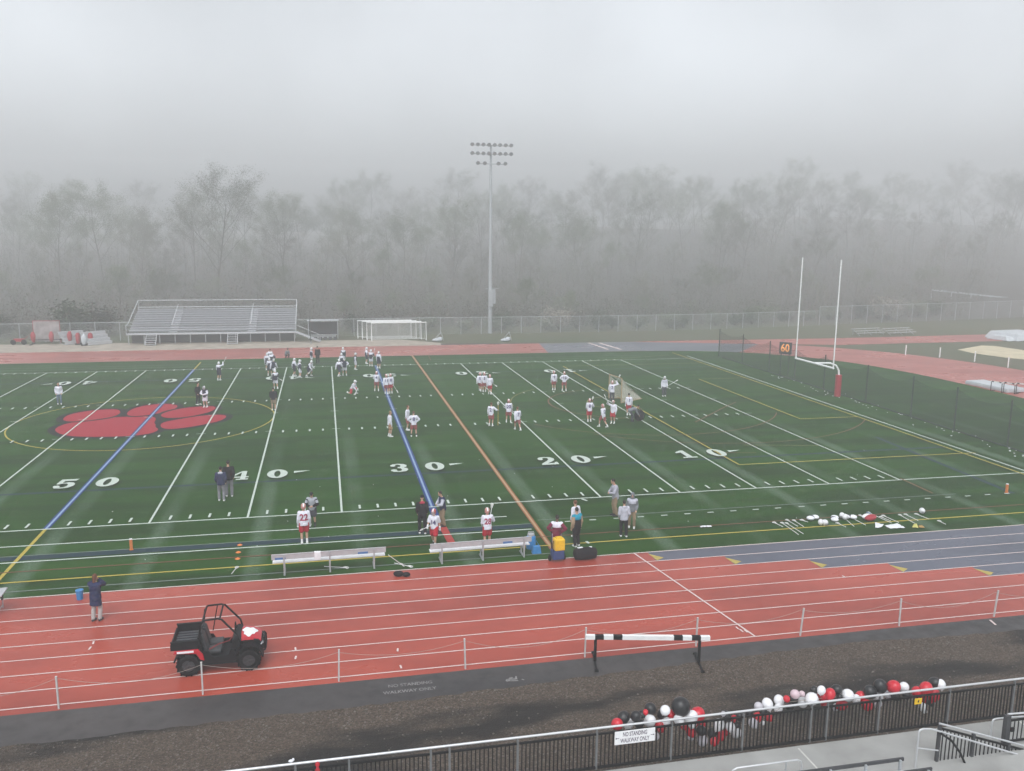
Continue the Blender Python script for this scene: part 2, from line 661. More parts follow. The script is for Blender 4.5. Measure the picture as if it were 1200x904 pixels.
M['bark'] = mat('grey_brown_bark', (0.11, 0.10, 0.09), 0.9, 0.25, 3, bump=0.4)
M['dark_grey'] = mat('charcoal_plastic', (0.045, 0.046, 0.05), 0.5, 0.2, 9)
M['light_grey'] = mat('pale_grey_vinyl', (0.48, 0.51, 0.54), 0.55, 0.08, 3)
M['netting'] = net_material('white_goal_netting', (0.62, 0.60, 0.52), 0.05, 0.018, False)
M['goal_net'] = net_material('goal_cord_net', (0.66, 0.66, 0.66), 0.12, 0.008, False)
M['barrier_net'] = net_material('dark_barrier_netting', (0.016, 0.030, 0.024), 0.045, 0.0075, True)
M['chain_link'] = net_material('chain_link_wire', (0.40, 0.42, 0.43), 0.06, 0.0045, True)
M['lacrosse_net'] = net_material('stick_pocket_mesh', (0.70, 0.70, 0.68), 0.02, 0.008, True)

# ------------------------------------------------------------------ haze
hz = bpy.data.materials.new('haze_air')
hz.use_nodes = True
n_, l_ = hz.node_tree.nodes, hz.node_tree.links
n_.remove(n_['Principled BSDF'])
pv = n_.new('ShaderNodeVolumePrincipled')
pv.inputs['Color'].default_value = HAZE_COLOR
pv.inputs['Density'].default_value = HAZE_DENSITY
pv.inputs['Anisotropy'].default_value = 0.25
l_.new(pv.outputs[0], n_['Material Output'].inputs['Volume'])
tag(MB().box((40, 180, 22.5), (800, 540, 55)).build('haze', hz), kind='stuff')

# ------------------------------------------------------------------ terrain
def hill(x, y):
    t = max(0.0, y - 100)
    z = 0.042 * t * min(1, t / 40)
    e = max(0.0, min(1.0, (x - 55) / 90))
    z += e * 0.05 * t * min(1, t / 30)
    return min(z, 20 + 4 * math.sin(x * .03))
mb = MB()
NX, NY = 120, 70
xs = [-320 + 740 * i / NX for i in range(NX + 1)]
ys = [-70 + 500 * (j / NY) for j in range(NY + 1)]
vs = []
for y in ys:
    for x in xs:
        h = hill(x, y)
        vs.append((x, y, h - 0.03 + (0.35 * math.sin(x * .21 + y * .13) * min(1, h / 4))))
fs = [(j * (NX + 1) + i, j * (NX + 1) + i + 1, (j + 1) * (NX + 1) + i + 1, (j + 1) * (NX + 1) + i) for j in range(NY) for i in range(NX)]
tag(mb.add(vs, fs).build('ground', M['grass'], smooth=True), kind='structure')


def sup(cx, cyy, a, b, e, t):
    c, s_ = math.cos(t), math.sin(t)
    return (cx + a * math.copysign(abs(c) ** (2 / e), c), cyy + b * math.copysign(abs(s_) ** (2 / e), s_))
YC = 23.75
def oval(half, a, e, n=40):
    """closed outline: near straight, right bend, far straight, left bend"""
    p = [sup(46, YC, a, half, e, -PI / 2 + PI * i / n) for i in range(n + 1)]
    p += [sup(-46, YC, a, half, e, PI / 2 + PI * i / n) for i in range(n + 1)]
    return p
inner = oval(31.95, 27.6, 2.75)
outer = oval(40.75, 41.0, 2.5)
tag(MB().sheet(inner, 0.0).flat('turf_field', M['turf']), kind='structure')
vs = [(x, y, 0.002) for x, y in inner] + [(x, y, 0.002) for x, y in outer]
N = len(inner)
tag(MB().add(vs, [(i, N + i, N + (i + 1) % N, (i + 1) % N) for i in range(N)]).flat('running_track', M['track']), kind='structure')
tag(MB().sheet([(52, 64.4), (66, 60.6), (79, 57.4), (112, 58.3), (135, 59), (135, 67), (110, 65.6), (82, 64.2), (60, 64.6)], 0.0065).flat('track_runway', M['track']), kind='structure')

# blue relay zones: near side staggered lane by lane, and across the far bend
mb = MB()
ymk = MB()
starts = [26.95, 30.12, 33.6, 36.76, 40.1]
z = 0.006
for k, x0 in enumerate(starts):
    y0 = -8.15 - 1.065 * k
    mb.sheet([(x0, y0), (x0, y0 - 1.065), (49, y0 - 1.065), (49, y0)], z)
    ymk.sheet([(x0 - .05, y0 - .2), (x0 + .46, y0 - .75), (x0 + .05, y0 - 1.02)], 0.0095)
far_in = [sup(46, YC, 27.6, 31.95, 2.75, a) for a in [PI / 2 - i * 0.022 for i in range(24)]]
far_out = [sup(46, YC, 41.0, 40.75, 2.5, a) for a in [PI / 2 - i * 0.022 for i in range(24)]]
ring = [(39.1, 55.75)] + [p for p in far_in if p[0] > 39.2] + [p for p in reversed(far_out) if p[0] > 40] + [(40.1, 64.45)]
mb.sheet([(x, y + (0.02 if y < 58 else -0.02)) for x, y in ring], z)
tag(mb.flat('road_relay_zone', M['track_blue']), kind='structure')
tag(ymk.flat('track_zone_markings', M['yellow_mark']), kind='structure')

# lane lines
mb = MB()
for k in range(9):
    y = -8.15 - 1.065 * k + (0.06 if k == 8 else 0)
    mb.strip((-60, y), (52, y), 0.055 if k else 0.07, 0.0085 + .0003 * k)
    mb.strip((-60, 55.72 + 1.065 * k), (52, 55.72 + 1.065 * k), 0.05, 0.0085 + .0003 * k)
mb.strip((26.3, -8.15), (27.72, -16.62), 0.07, 0.0125)
mb.strip((48.2, -8.1), (48.9, -10), 0.06, 0.0125)
for p, q in (((690, 402), (713, 410)), ((702, 402), (728, 410))):
    mb.strip(gp(*p), gp(*q), 0.35, 0.0127)
for x, y, s in ((110, 752, -1), (104, 762, 1), (346, 759, -1), (346, 773, 1), (466, 764, 1), (469, 780, -1), (987, 675, -1), (862, 735, -1), (867, 738, -1), (872, 738.5, -1), (1165, 729, 0)):
    g = gp(x, y)
    if s == 0:
        mb.strip(gp(1160, 727.5), gp(1167, 733.5), 0.08, 0.03)
    else:
        mb.strip((g.x, g.y), (g.x + .02, g.y + .22 * s), 0.06, 0.0129)
wk = MB()
g = gp(603, 796)
for i in range(9):
    wk.strip((g.x + random.uniform(-.3, .3), g.y + random.uniform(-.16, .16)), (g.x + random.uniform(-.3, .3), g.y + random.uniform(-.16, .16)), 0.05, 0.0132 + i * .0004)
for txt, cx, cy2 in (('NO STANDING', 15.45, -17.50), ('WALKWAY ONLY', 15.40, -17.88)):
    v2, f2 = text_mesh(txt, 0.28, bold=0.004)
    wk.add([(cx + a * .72, cy2 + b * .85, 0.0135) for a, b in v2], f2)
tag(mb.flat('track_lane_lines', M['track_line']), kind='structure')
tag(wk.flat('asphalt_path_lettering', paint_material('worn_stencil_paint', (.26, .25, .25), .7, (.08, .08, .08))), kind='structure')

# apron, walkway, gravel
tag(MB().sheet([(-80, -16.95), (80, -16.95), (80, -18.15), (36, -18.1), (30.9, -17.75), (14.5, -18.55), (4.5, -18.72), (-80, -18.9)], 0.003).flat('asphalt_path', M['asphalt']), kind='structure')
edge = [(-80, -18.9), (4.5, -18.72), (14.5, -18.55), (30.9, -17.75), (36, -18.1), (80, -18.15)]
mb = MB()
pts = []
for a, b in zip(edge, edge[1:]):
    m_ = max(2, int((b[0] - a[0]) * 3))
    for i in range(m_):
        t = i / m_
        pts.append((a[0] + (b[0] - a[0]) * t, a[1] + (b[1] - a[1]) * t + .10 + random.uniform(-.06, .06)))
pts.append((80, -18.05))
tag(mb.sheet(pts + [(80, -40), (-80, -40)], 0.0075).flat('ground_gravel', M['gravel']), kind='structure')
# loose stones lying over the walkway edge and the gravel
st = MB()
for i in range(900):
    x = random.uniform(-2, 42)
    j = min(range(len(edge) - 1), key=lambda k: 0 if edge[k][0] <= x <= edge[k + 1][0] else 1)
    a, b = edge[j], edge[j + 1]
    y = a[1] + (b[1] - a[1]) * (x - a[0]) / (b[0] - a[0]) + .05 - abs(random.gauss(0, 1.6))
    r = random.uniform(.012, .04)
    st.ell((x, y, .012), (r, r * random.uniform(.6, 1.2), r * .6), 5, 4)
tag(st.build('gravel', mat('loose_stone', (0.13, 0.115, 0.10), 0.8, 0.5, 2.5)), kind='stuff')
# far apron: pale strip, mulch, sand pit
tag(MB().sheet([(-80, 64.55), (27.5, 64.55), (28, 66.3), (23, 71), (-80, 74)], -0.004).flat('sandy_path', M['path']), kind='structure')
tag(MB().sheet([(27.4, 64.56), (41, 64.56), (41, 65.3), (27.6, 66.2)], -0.002).flat('ground_soil_strip', M['mulch']), kind='structure')
sp = [gp(*q) for q in ((1122, 410), (1150, 405), (1165, 405.5), (1210, 412), (1260, 420), (1225, 424), (1180, 419.5), (1140, 414))]
tag(MB().sheet([(q.x, q.y) for q in sp], -0.005).flat('ground_sand', M['sand']), kind='structure')

# ------------------------------------------------------------------ field markings
yd = 0.9144
W = 53.333 * yd
FM = MB()
zz = [0.004]
def zn():
    zz[0] += 0.00022
    return zz[0]
WL, YL, FY, OL, FO, CL, BL, PB, FB, RL, BR, GL, PR, PK = range(14)
field_mats = [M[k] for k in ('white_line', 'yellow_line', 'faint_yellow', 'orange_line', 'faint_orange', 'cream_line', 'blue_line', 'pale_blue', 'faint_blue', 'red_line', 'brown_line', 'grey_line', 'paw_red', 'paw_black')]
# faded bands first (lowest)
FM.strip((-40, 6.05), (54, 6.55), 0.30, zn(), FB)
FM.strip((-40, 42.6), (54, 42.6), 0.25, zn(), FB)
FM.strip((50.3, -3.5), (51.1, 10), 0.3, zn(), FB)
FM.strip((-60, -3.75), (23, -3.75), 0.5, zn(), FB)
FM.strip((-60, -3.45), (23, -3.45), 0.07, zn(), GL)
# paw emblem
def px_poly(ps):
    return [tuple(gp(320 * 0 + a / 3, 320 + b / 3)[:2]) for a, b in ps]
pads = [
    [(190, 553), (205, 540), (240, 528), (300, 519), (370, 511), (430, 506), (500, 504), (540, 505), (550, 514), (540, 528), (556, 540), (557, 554), (530, 565), (480, 572), (410, 576), (320, 577), (250, 575), (210, 567)],
    [(220, 513), (240, 499), (290, 488), (350, 481), (410, 479), (425, 487), (420, 497), (390, 508), (330, 517), (270, 523), (228, 522)],
    [(443, 494), (465, 478), (510, 466), (560, 461), (610, 461), (628, 469), (610, 481), (560, 494), (510, 502), (455, 505)],
    [(560, 500), (590, 487), (640, 476), (700, 470), (750, 468), (762, 476), (740, 489), (690, 501), (640, 509), (580, 511)],
    [(562, 535), (575, 525), (620, 516), (680, 506), (740, 499), (790, 499), (798, 508), (770, 522), (710, 535), (650, 545), (600, 550), (570, 547)],
]
def grow(poly, d):
    c = Vector((sum(p[0] for p in poly) / len(poly), sum(p[1] for p in poly) / len(poly)))
    out = []
    n = len(poly)
    for i in range(n):
        a, b, cc = Vector(poly[i - 1]), Vector(poly[i]), Vector(poly[(i + 1) % n])
        t = (cc - a).normalized()
        nn = Vector((t.y, -t.x))
        if nn.dot(b - c) < 0:
            nn = -nn
        out.append(tuple(b + nn * d))
    return out
def smooth_poly(poly):
    for _ in range(2):
        q = []
        for i in range(len(poly)):
            a, b = Vector(poly[i]), Vector(poly[(i + 1) % len(poly)])
            q += [tuple(a.lerp(b, .25)), tuple(a.lerp(b, .75))]
        poly = q
    return poly
PP = [smooth_poly(px_poly(p)) for p in pads]
for p in PP:
    FM.sheet(grow(p, 0.50), zn(), PK)
FM.sheet([tuple(gp(x / 3, 320 + y / 3)[:2]) for x, y in ((545, 500), (560, 503), (570, 520), (560, 548), (545, 545), (553, 520))], zn(), PK)
FM.sheet(PP[0], zn(), PR)
for p in PP[1:]:
    FM.sheet(grow(p, 0.34), zn(), PK)
    FM.sheet(p, zn(), PR)
# circle
FM.arc((0, W / 2), 9.15, 0.10, 0, 2 * PI, zn(), YL, 120)
# yard lines
for k in range(-16, 21):
    if 24 > k * 2.5:
        pass
    x = k * 5 * yd
    if k == 5 or k > 10:
        continue
    if k in (0, 6 - 2):
        FM.strip((x, 0), (x, W), 0.30 if k == 0 else 0.34, zn(), BL)
        FM.strip((x, 0), (x, W), 0.11, zn(), PB)
    else:
        FM.strip((x, 0), (x, W), 0.105, zn(), WL)
FM.strip((0, 0), (0, -8.0), 0.16, zn(), YL)
FM.strip((0, W), (0, W + 5), 0.14, zn(), YL)
FM.strip((20 * yd, 0), (20 * yd, -2.4), 0.40, zn(), BL)
FM.strip((20 * yd + .1, -2.4), (20 * yd + .25, -5.6), 0.36, zn(), RL)
x25 = 25 * yd
FM.strip((x25, -8.0), (x25, 55.6), 0.25, zn(), OL)
FM.strip((x25, -8.0), (x25, 55.6), 0.11, zn(), CL)
# near side lines
FM.strip((-60, 0), (54.5, 0), 0.11, zn(), WL)
FM.strip((-60, W), (54.5, W), 0.10, zn(), WL)
FM.strip((54.62, -.05), (54.62, W + 2), 0.13, zn(), WL)
FM.strip((-60, -2.2), (x25 - 1.1, -2.2), 0.10, zn(), WL)
FM.strip((-60, -4.25), (x25 - .3, -4.25), 0.10, zn(), WL)
FM.strip((x25 + .3, -3.04), (47, -3.04), 0.07, zn(), GL)
FM.strip((-60, -5.37), (70, -5.37), 0.09, zn(), BR)
FM.strip((-60, -6.52), (62, -6.52), 0.11, zn(), YL)
FM.strip((-60, -7.5), (x25 - .1, -7.5), 0.08, zn(), GL)
FM.strip((-60, W + 1.8), (50, W + 1.8), 0.08, zn(), GL)
FM.strip((-60, W + 3.3), (50, W + 3.3), 0.08, zn(), GL)
for i in range(22):
    x = 24.6 + i * 1.26 + (i > 9) * .1
    FM.strip((x - .17, -3.5), (x + .17, -3.5), 0.10, zn(), WL)
for q in (((682, 585.5), (688, 587.5)), ((687, 635), (690, 637.5)), ((694, 643), (697, 646))):
    FM.strip(gp(*q[0]), gp(*q[1]), 0.13, zn(), WL)
# yard ticks at both sidelines and the two hash rows
for yi in range(-80, 60):
    if yi % 5 == 0 or (yi > 50):
        continue
    x = yi * yd
    FM.strip((x, .18), (x, .78), 0.11, zn(), WL)
    FM.strip((x, W - .78), (x, W - .18), 0.11, zn(), WL)
    FM.strip((x, 18.3), (x, 18.9), 0.12, zn(), WL)
    FM.strip((x, 30.0), (x, 30.6), 0.12, zn(), WL)
for k in range(-16, 11):
    x = k * 5 * yd
    if k != 5:
        for y in (18.6, 24.9, 30.3):
            FM.strip((x - .3, y), (x + .3, y), 0.07, zn(), WL)
# soccer boxes on the right, lacrosse arcs
FM.strip((53.62, -.9), (53.62, W + 4), 0.11, zn(), YL)
for a, b in (((37.75, 4.4), (53.62, 4.4)), ((37.75, 4.4), (37.75, 44.4)), ((37.75, 44.4), (53.62, 44.4)), ((48.7, 15.9), (53.62, 15.9)), ((48.7, 15.9), (48.7, 34.4)), ((48.7, 34.4), (53.62, 34.4)), ((53.7, 4.35), (54.5, 4.35))):
    FM.strip(a, b, 0.10, zn(), YL if a[1] < 30 else FY)
FM.arc((37.1, 24.4), 2.75, 0.10, R(85), R(290), zn(), FY)
FM.arc((37.4, 24.4), 6.3, 0.12, R(105), R(262), zn(), FO)
FM.arc((37.8, 24.4), 11.9, 0.09, R(215), R(330), zn(), FO)
FM.arc((42, 24.4), 15, 0.08, R(225), R(320), zn(), FO)
FM.arc((37.1, 24.4), 9.15, 0.09, R(128), R(180), zn(), FY)
for a, b in (((40.16, 16.2), (45.3, 21.5)), ((45.3, 21.5), (46.9, 23.0))):
    FM.strip(a, b, 0.10, zn(), FO)
FM.strip(gp(843, 533), gp(886, 533), 0.07, zn(), FO)
FM.strip(gp(870, 524), gp(960, 524.5), 0.07, zn(), FY)
FM.strip(gp(1055, 563.5), gp(1093, 581), 0.12, zn(), FO)
FM.strip(gp(690, 425), gp(783, 417.5), 0.08, zn(), FY)
FM.strip(gp(505, 424), gp(502, 418), 0.08, zn(), FO)
# numerals
def digit(ch):
    def ell(cx, cy2, a, b, n=28):
        return [(cx + a * math.cos(2 * PI * i / n), cy2 + b * math.sin(2 * PI * i / n)) for i in range(n)]
    if ch == '0':
        o, i_ = ell(.5, .5, .5, .5), ell(.5, .5, .15, .36)
        return [('ring', o, i_)]
    if ch == '1':
        return [('p', [(.08, 0), (.92, 0), (.92, .12), (.66, .12), (.66, 1), (.46, 1), (.08, .80), (.08, .68), (.36, .74), (.36, .12), (.08, .12)])]
    if ch == '2':
        return [('p', [(.04, 0), (.96, 0), (.96, .30), (.82, .30), (.78, .17), (.40, .17), (.70, .36), (.92, .55), (.95, .76), (.80, .94), (.50, 1), (.20, .95), (.06, .80), (.08, .64), (.24, .60), (.34, .70), (.34, .86), (.50, .90), (.62, .82), (.62, .66), (.48, .48), (.22, .28), (.04, .12)])]
    if ch == '3':
        return [('p', [(.06, .18), (.20, .04), (.50, 0), (.82, .06), (.96, .24), (.92, .42), (.76, .52), (.92, .62), (.94, .80), (.78, .95), (.50, 1), (.22, .95), (.08, .82), (.12, .70), (.28, .68), (.36, .76), (.36, .87), (.50, .90), (.62, .82), (.60, .64), (.44, .57), (.44, .47), (.60, .42), (.64, .24), (.56, .11), (.42, .10), (.36, .20), (.36, .30), (.22, .34), (.08, .28)])]
    if ch == '4':
        return [('p', [(.62, .02), (.86, .02), (.86, 1), (.62, 1)]), ('p', [(.42, 0), (1.0, 0), (1.0, .11), (.42, .11)]), ('p', [(.02, .25), (1.0, .25), (1.0, .37), (.02, .37)]), ('p', [(.02, .37), (.22, .37), (.63, .85), (.63, 1)])]
    if ch == '5':
        return [('p', [(.06, .20), (.18, .05), (.48, 0), (.80, .06), (.96, .26), (.96, .44), (.84, .60), (.60, .66), (.34, .60), (.36, .82), (.84, .82), (.94, 1), (.16, 1), (.10, .48), (.22, .46), (.38, .54), (.56, .52), (.66, .40), (.66, .22), (.56, .11), (.42, .10), (.36, .18), (.36, .28), (.22, .34), (.08, .30)])]
def put_number(chs, x, ybase, far, arrow):
    wd, hg, gap = 1.15, 1.80, 0.50
    for i, ch in enumerate(chs):
        ox = -gap - wd if i == 0 else gap
        def T(p):
            px, py = ox + p[0] * wd, p[1] * hg
            return (x - px, ybase - py) if far else (x + px, ybase + py)
        for part in digit(ch):
            z_ = zn()
            if part[0] == 'ring':
                n = len(part[1])
                vs = [(*T(p), z_) for p in part[1]] + [(*T(p), z_) for p in part[2]]
                fs = [(k, (k + 1) % n, n + (k + 1) % n, n + k) for k in range(n)]
                FM.add(vs, fs, WL)
            elif part[0] == 'p':
                FM.sheet([T(p) for p in part[1]], z_, WL)
            else:
                FM.sheet([T(p) for p in part[1]], z_, FB)
    if arrow:
        s = arrow * (-1 if far else 1)
        b0 = gap + wd + .35
        q = [(b0 * s, hg * .50), (b0 * s, hg * .72), ((b0 + .95) * s, hg * .72)]
        FM.sheet([((x - a, ybase - b) if far else (x + a, ybase + b)) for a, b in q], zn(), WL)
for k, chs in ((-4, '30'), (-2, '40'), (0, '50'), (2, '40'), (4, '30'), (6, '20'), (8, '10')):
    x = k * 5 * yd
    if k >= -2:
        put_number(chs, x, 6.45, False, (k > 0) - (k < 0))
    put_number(chs, x, W - 6.45, True, (k > 0) - (k < 0))
tag(FM.flat('field_markings', field_mats), kind='structure')
# small white scraps near the end netting
st = MB()
for i in range(70):
    y = random.uniform(3, 36)
    st.ell((57.6 + random.gauss(0, .5), y, .02), (random.uniform(.03, .10), random.uniform(.03, .08), .02), 5, 4)
for i in range(22):
    st.ell((random.uniform(0, 50), random.uniform(-6, 10), .01), (.026, .02, .01), 5, 4)
tag(st.build('litter', M['cloth_white']), kind='stuff')

# ------------------------------------------------------------------ people
V = Vector
def ik(a, b, l1, l2, pole):
    d = b - a
    L = d.length
    if L > l1 + l2 - .012:
        L = l1 + l2 - .012
        b = a + d.normalized() * L
    d = (b - a).normalized()
    x = (l1 * l1 - l2 * l2 + L * L) / (2 * L)
    h = math.sqrt(max(0, l1 * l1 - x * x))
    p = V(pole) - d * V(pole).dot(d)
    p.normalize()
    return a + d * x + p * h, b


POSES = {
    'stand': dict(),
    'walk': dict(pz=.90, lean=4, fL=(.08, -.30, .02), fR=(-.09, .32, .06), hL=(.27, .16, .82), hR=(-.25, -.26, .90)),
    'run': dict(pz=.90, lean=14, fL=(.08, -.38, .06), fR=(-.09, .45, .26), hL=(.24, .05, 1.05), hR=(-.22, -.36, 1.10)),
    'hips': dict(hL=(.19, .0, 1.02), hR=(-.19, .0, 1.02), pole=(1.4, .35, 0), fL=(.17, 0, 0), fR=(-.17, .02, 0)),
    'hold': dict(lean=6, hL=(.16, -.33, 1.02), hR=(-.24, -.28, .90), fL=(.17, -.05, 0), fR=(-.16, .06, 0), stick=((.42, -.36, 1.15), (-.72, -.24, .62))),
    'plant': dict(hR=(-.42, -.26, 1.18), fL=(.13, 0, 0), fR=(-.13, .05, 0), stick=((-.44, -.28, .02), (-.44, -.28, 1.78))),
    'upright': dict(lean=3, hR=(-.22, -.34, 1.20), hL=(.18, -.26, .98), stick=((-.12, -.30, .80), (-.32, -.42, 1.85))),
    'ready': dict(pz=.82, lean=30, hL=(.14, -.50, .86), hR=(-.20, -.42, .74), fL=(.26, -.10, 0), fR=(-.26, .12, 0), stick=((.34, -.52, 1.0), (-.72, -.40, .40))),
    'raise': dict(hR=(-.34, -.22, 1.66), hL=(.25, -.12, .86), pole=(1, .2, -.2), stick=((-.22, -.16, 1.36), (-.60, -.42, 2.22))),
    'face': dict(lean=3, hL=(.06, -.19, 1.55), hR=(-.07, -.19, 1.50), pole=(.7, -.2, -1), pitch=6),
    'fold': dict(hL=(-.10, -.24, 1.18), hR=(.10, -.26, 1.14), pole=(1.2, -.1, -.8)),
    'front': dict(lean=5, hL=(.09, -.29, 1.10), hR=(-.09, -.29, 1.10), pole=(1, .3, -.4), pitch=22),
    'kneel': dict(pz=.46, lean=30, fL=(.16, -.34, 0), fR=(-.14, .34, .06), hL=(.14, -.48, .42), hR=(-.14, -.52, .30), stick=((.30, -.48, .46), (-.66, -.60, .06))),
    'crouch': dict(pz=.36, py=.06, lean=30, fL=(.17, -.14, 0), fR=(-.17, -.10, 0), hL=(.16, -.44, .46), hR=(-.16, -.44, .46)),
    'bend': dict(pz=.86, py=.22, lean=72, hL=(.16, -.46, .48), hR=(-.16, -.50, .44), fL=(.17, 0, 0), fR=(-.17, .08, 0), pitch=10),
    'pockets': dict(hL=(.20, -.12, .93), hR=(-.20, -.12, .93), pole=(.45, 1, 0), fL=(.12, -.04, 0), fR=(-.12, .06, 0)),
    'step': dict(pz=.93, lean=3, fL=(.09, -.16, 0), fR=(-.10, .18, .03), hL=(.26, .04, .84), hR=(-.20, -.30, 1.02), stick=((.10, -.44, 1.18), (-.62, -.10, .70))),
}


def joints(pose):
    q = POSES[pose]
    J = {}
    pz = q.get('pz', .945)
    P = V((0, q.get('py', 0), pz))
    a = R(q.get('lean', 2))
    d = V((0, -math.sin(a), math.cos(a)))
    J['P'], J['d'] = P, d
    J['back'] = V((0, math.cos(a), math.sin(a)))
    J['N'] = P + d * .53
    hp = R(min(60, q.get('lean', 2) * .45) + q.get('pitch', 4))
    hd = V((0, -math.sin(hp), math.cos(hp)))
    J['hd'] = hd
    J['hf'] = V((0, -math.cos(hp), -math.sin(hp)))
    J['H'] = J['N'] + hd * .165 + V((0, -.015, 0))
    pole = q.get('pole', (.35, 1, -.1))
    for s, k in ((1, 'L'), (-1, 'R')):
        sh = P + d * .455 + V((s * .178, 0, 0))
        hand = V(q.get('h' + k, (s * .255, -.06, .80)))
        el, wr = ik(sh, hand, .285, .25, (s * pole[0], pole[1], pole[2]))
        hip = P + V((s * .09, 0, -.02))
        f = V(q.get('f' + k, (s * .11, s * .03, 0)))
        kn, an = ik(hip, f + V((0, .03, .085)), .43, .415, (s * .12, -1, 0))
        J['sh' + k], J['el' + k], J['wr' + k], J['hip' + k], J['kn' + k], J['an' + k] = sh, el, wr, hip, kn, an
    return J


def capsule(mb, a, b, ra, rb, n=12):
    d = b - a
    t = d.normalized() if d.length > 1e-5 else V((0, 0, 1))
    pts, rs = [], []
    for i in range(1, 4):
        an = -PI / 2 + PI / 2 * i / 3.2
        pts.append(a + t * (ra * math.sin(an))); rs.append(ra * math.cos(an))
    pts.append(a); rs.append(ra)
    pts.append(b); rs.append(rb)
    for i in range(1, 4):
        an = PI / 2 * i / 3.2
        pts.append(b + t * (rb * math.sin(an))); rs.append(rb * math.cos(an))
    mb.tube(pts, rs, n)


def torso(mb, J, prof):
    """prof: (height along spine, half width, half depth)"""
    rings = []
    P, d, bk = J['P'], J['d'], J['back']
    for h, w, dp in prof:
        c = P + d * h
        rings.append([c + V((1, 0, 0)) * (w * math.cos(2 * PI * k / 20)) + bk * (dp * math.sin(2 * PI * k / 20)) for k in range(20)])
    mb.loft(rings)


def foot(mb, J, k, e):
    an = J['an' + k]
    lift = max(0, an.z - .085)
    h = V((an.x, an.y + .035, an.z - .045))
    t = V((an.x, an.y - .165, max(.028, an.z - .062 - lift * .75)))
    capsule(mb, h, t, .036 + e, .032 + e)
    capsule(mb, an, h.lerp(t, .35), .040 + e, .036 + e)


def hand(mb, J, k, e=0.0):
    s = 1 if k == 'L' else -1
    wr, el = J['wr' + k], J['el' + k]
    f = (wr - el).normalized()
    side = f.cross(V((0, 1, 0)))
    if side.length < .1:
        side = f.cross(V((1, 0, 0)))
    side.normalize()
    nrm = side.cross(f).normalized()
    pal = wr + f * .05
    for o in (-.022, 0, .022):
        capsule(mb, wr + side * o * .6, pal + side * o + f * .025, .016 + e, .014 + e, 8)
    for i, L in enumerate((.062, .072, .068, .052)):
        b = pal + f * .035 + side * (-.030 + .020 * i)
        m1 = b + (f * .8 + nrm * .35).normalized() * L * .55
        m2 = m1 + (f * .35 + nrm * .9).normalized() * L * .5
        capsule(mb, b, m1, .0095 + e, .009 + e, 6)
        capsule(mb, m1, m2, .009 + e, .008 + e, 6)
    b = wr + f * .03 - side * .025
    m1 = b + (f * .5 - side * .8 + nrm * .3).normalized() * .035
    capsule(mb, b, m1, .011 + e, .010 + e, 6)
    capsule(mb, m1, m1 + (f * .8 + nrm * .5).normalized() * .03, .010 + e, .009 + e, 6)


BODY_T = [(-.10, .13, .10), (-.02, .160, .115), (.10, .150, .105), (.22, .148, .105), (.34, .172, .118), (.43, .172, .105), (.49, .115, .080), (.53, .06, .06)]
def grow_t(prof, e, lo, hi):
    return [(h, w + e, dp + e) for h, w, dp in prof if lo <= h <= hi]


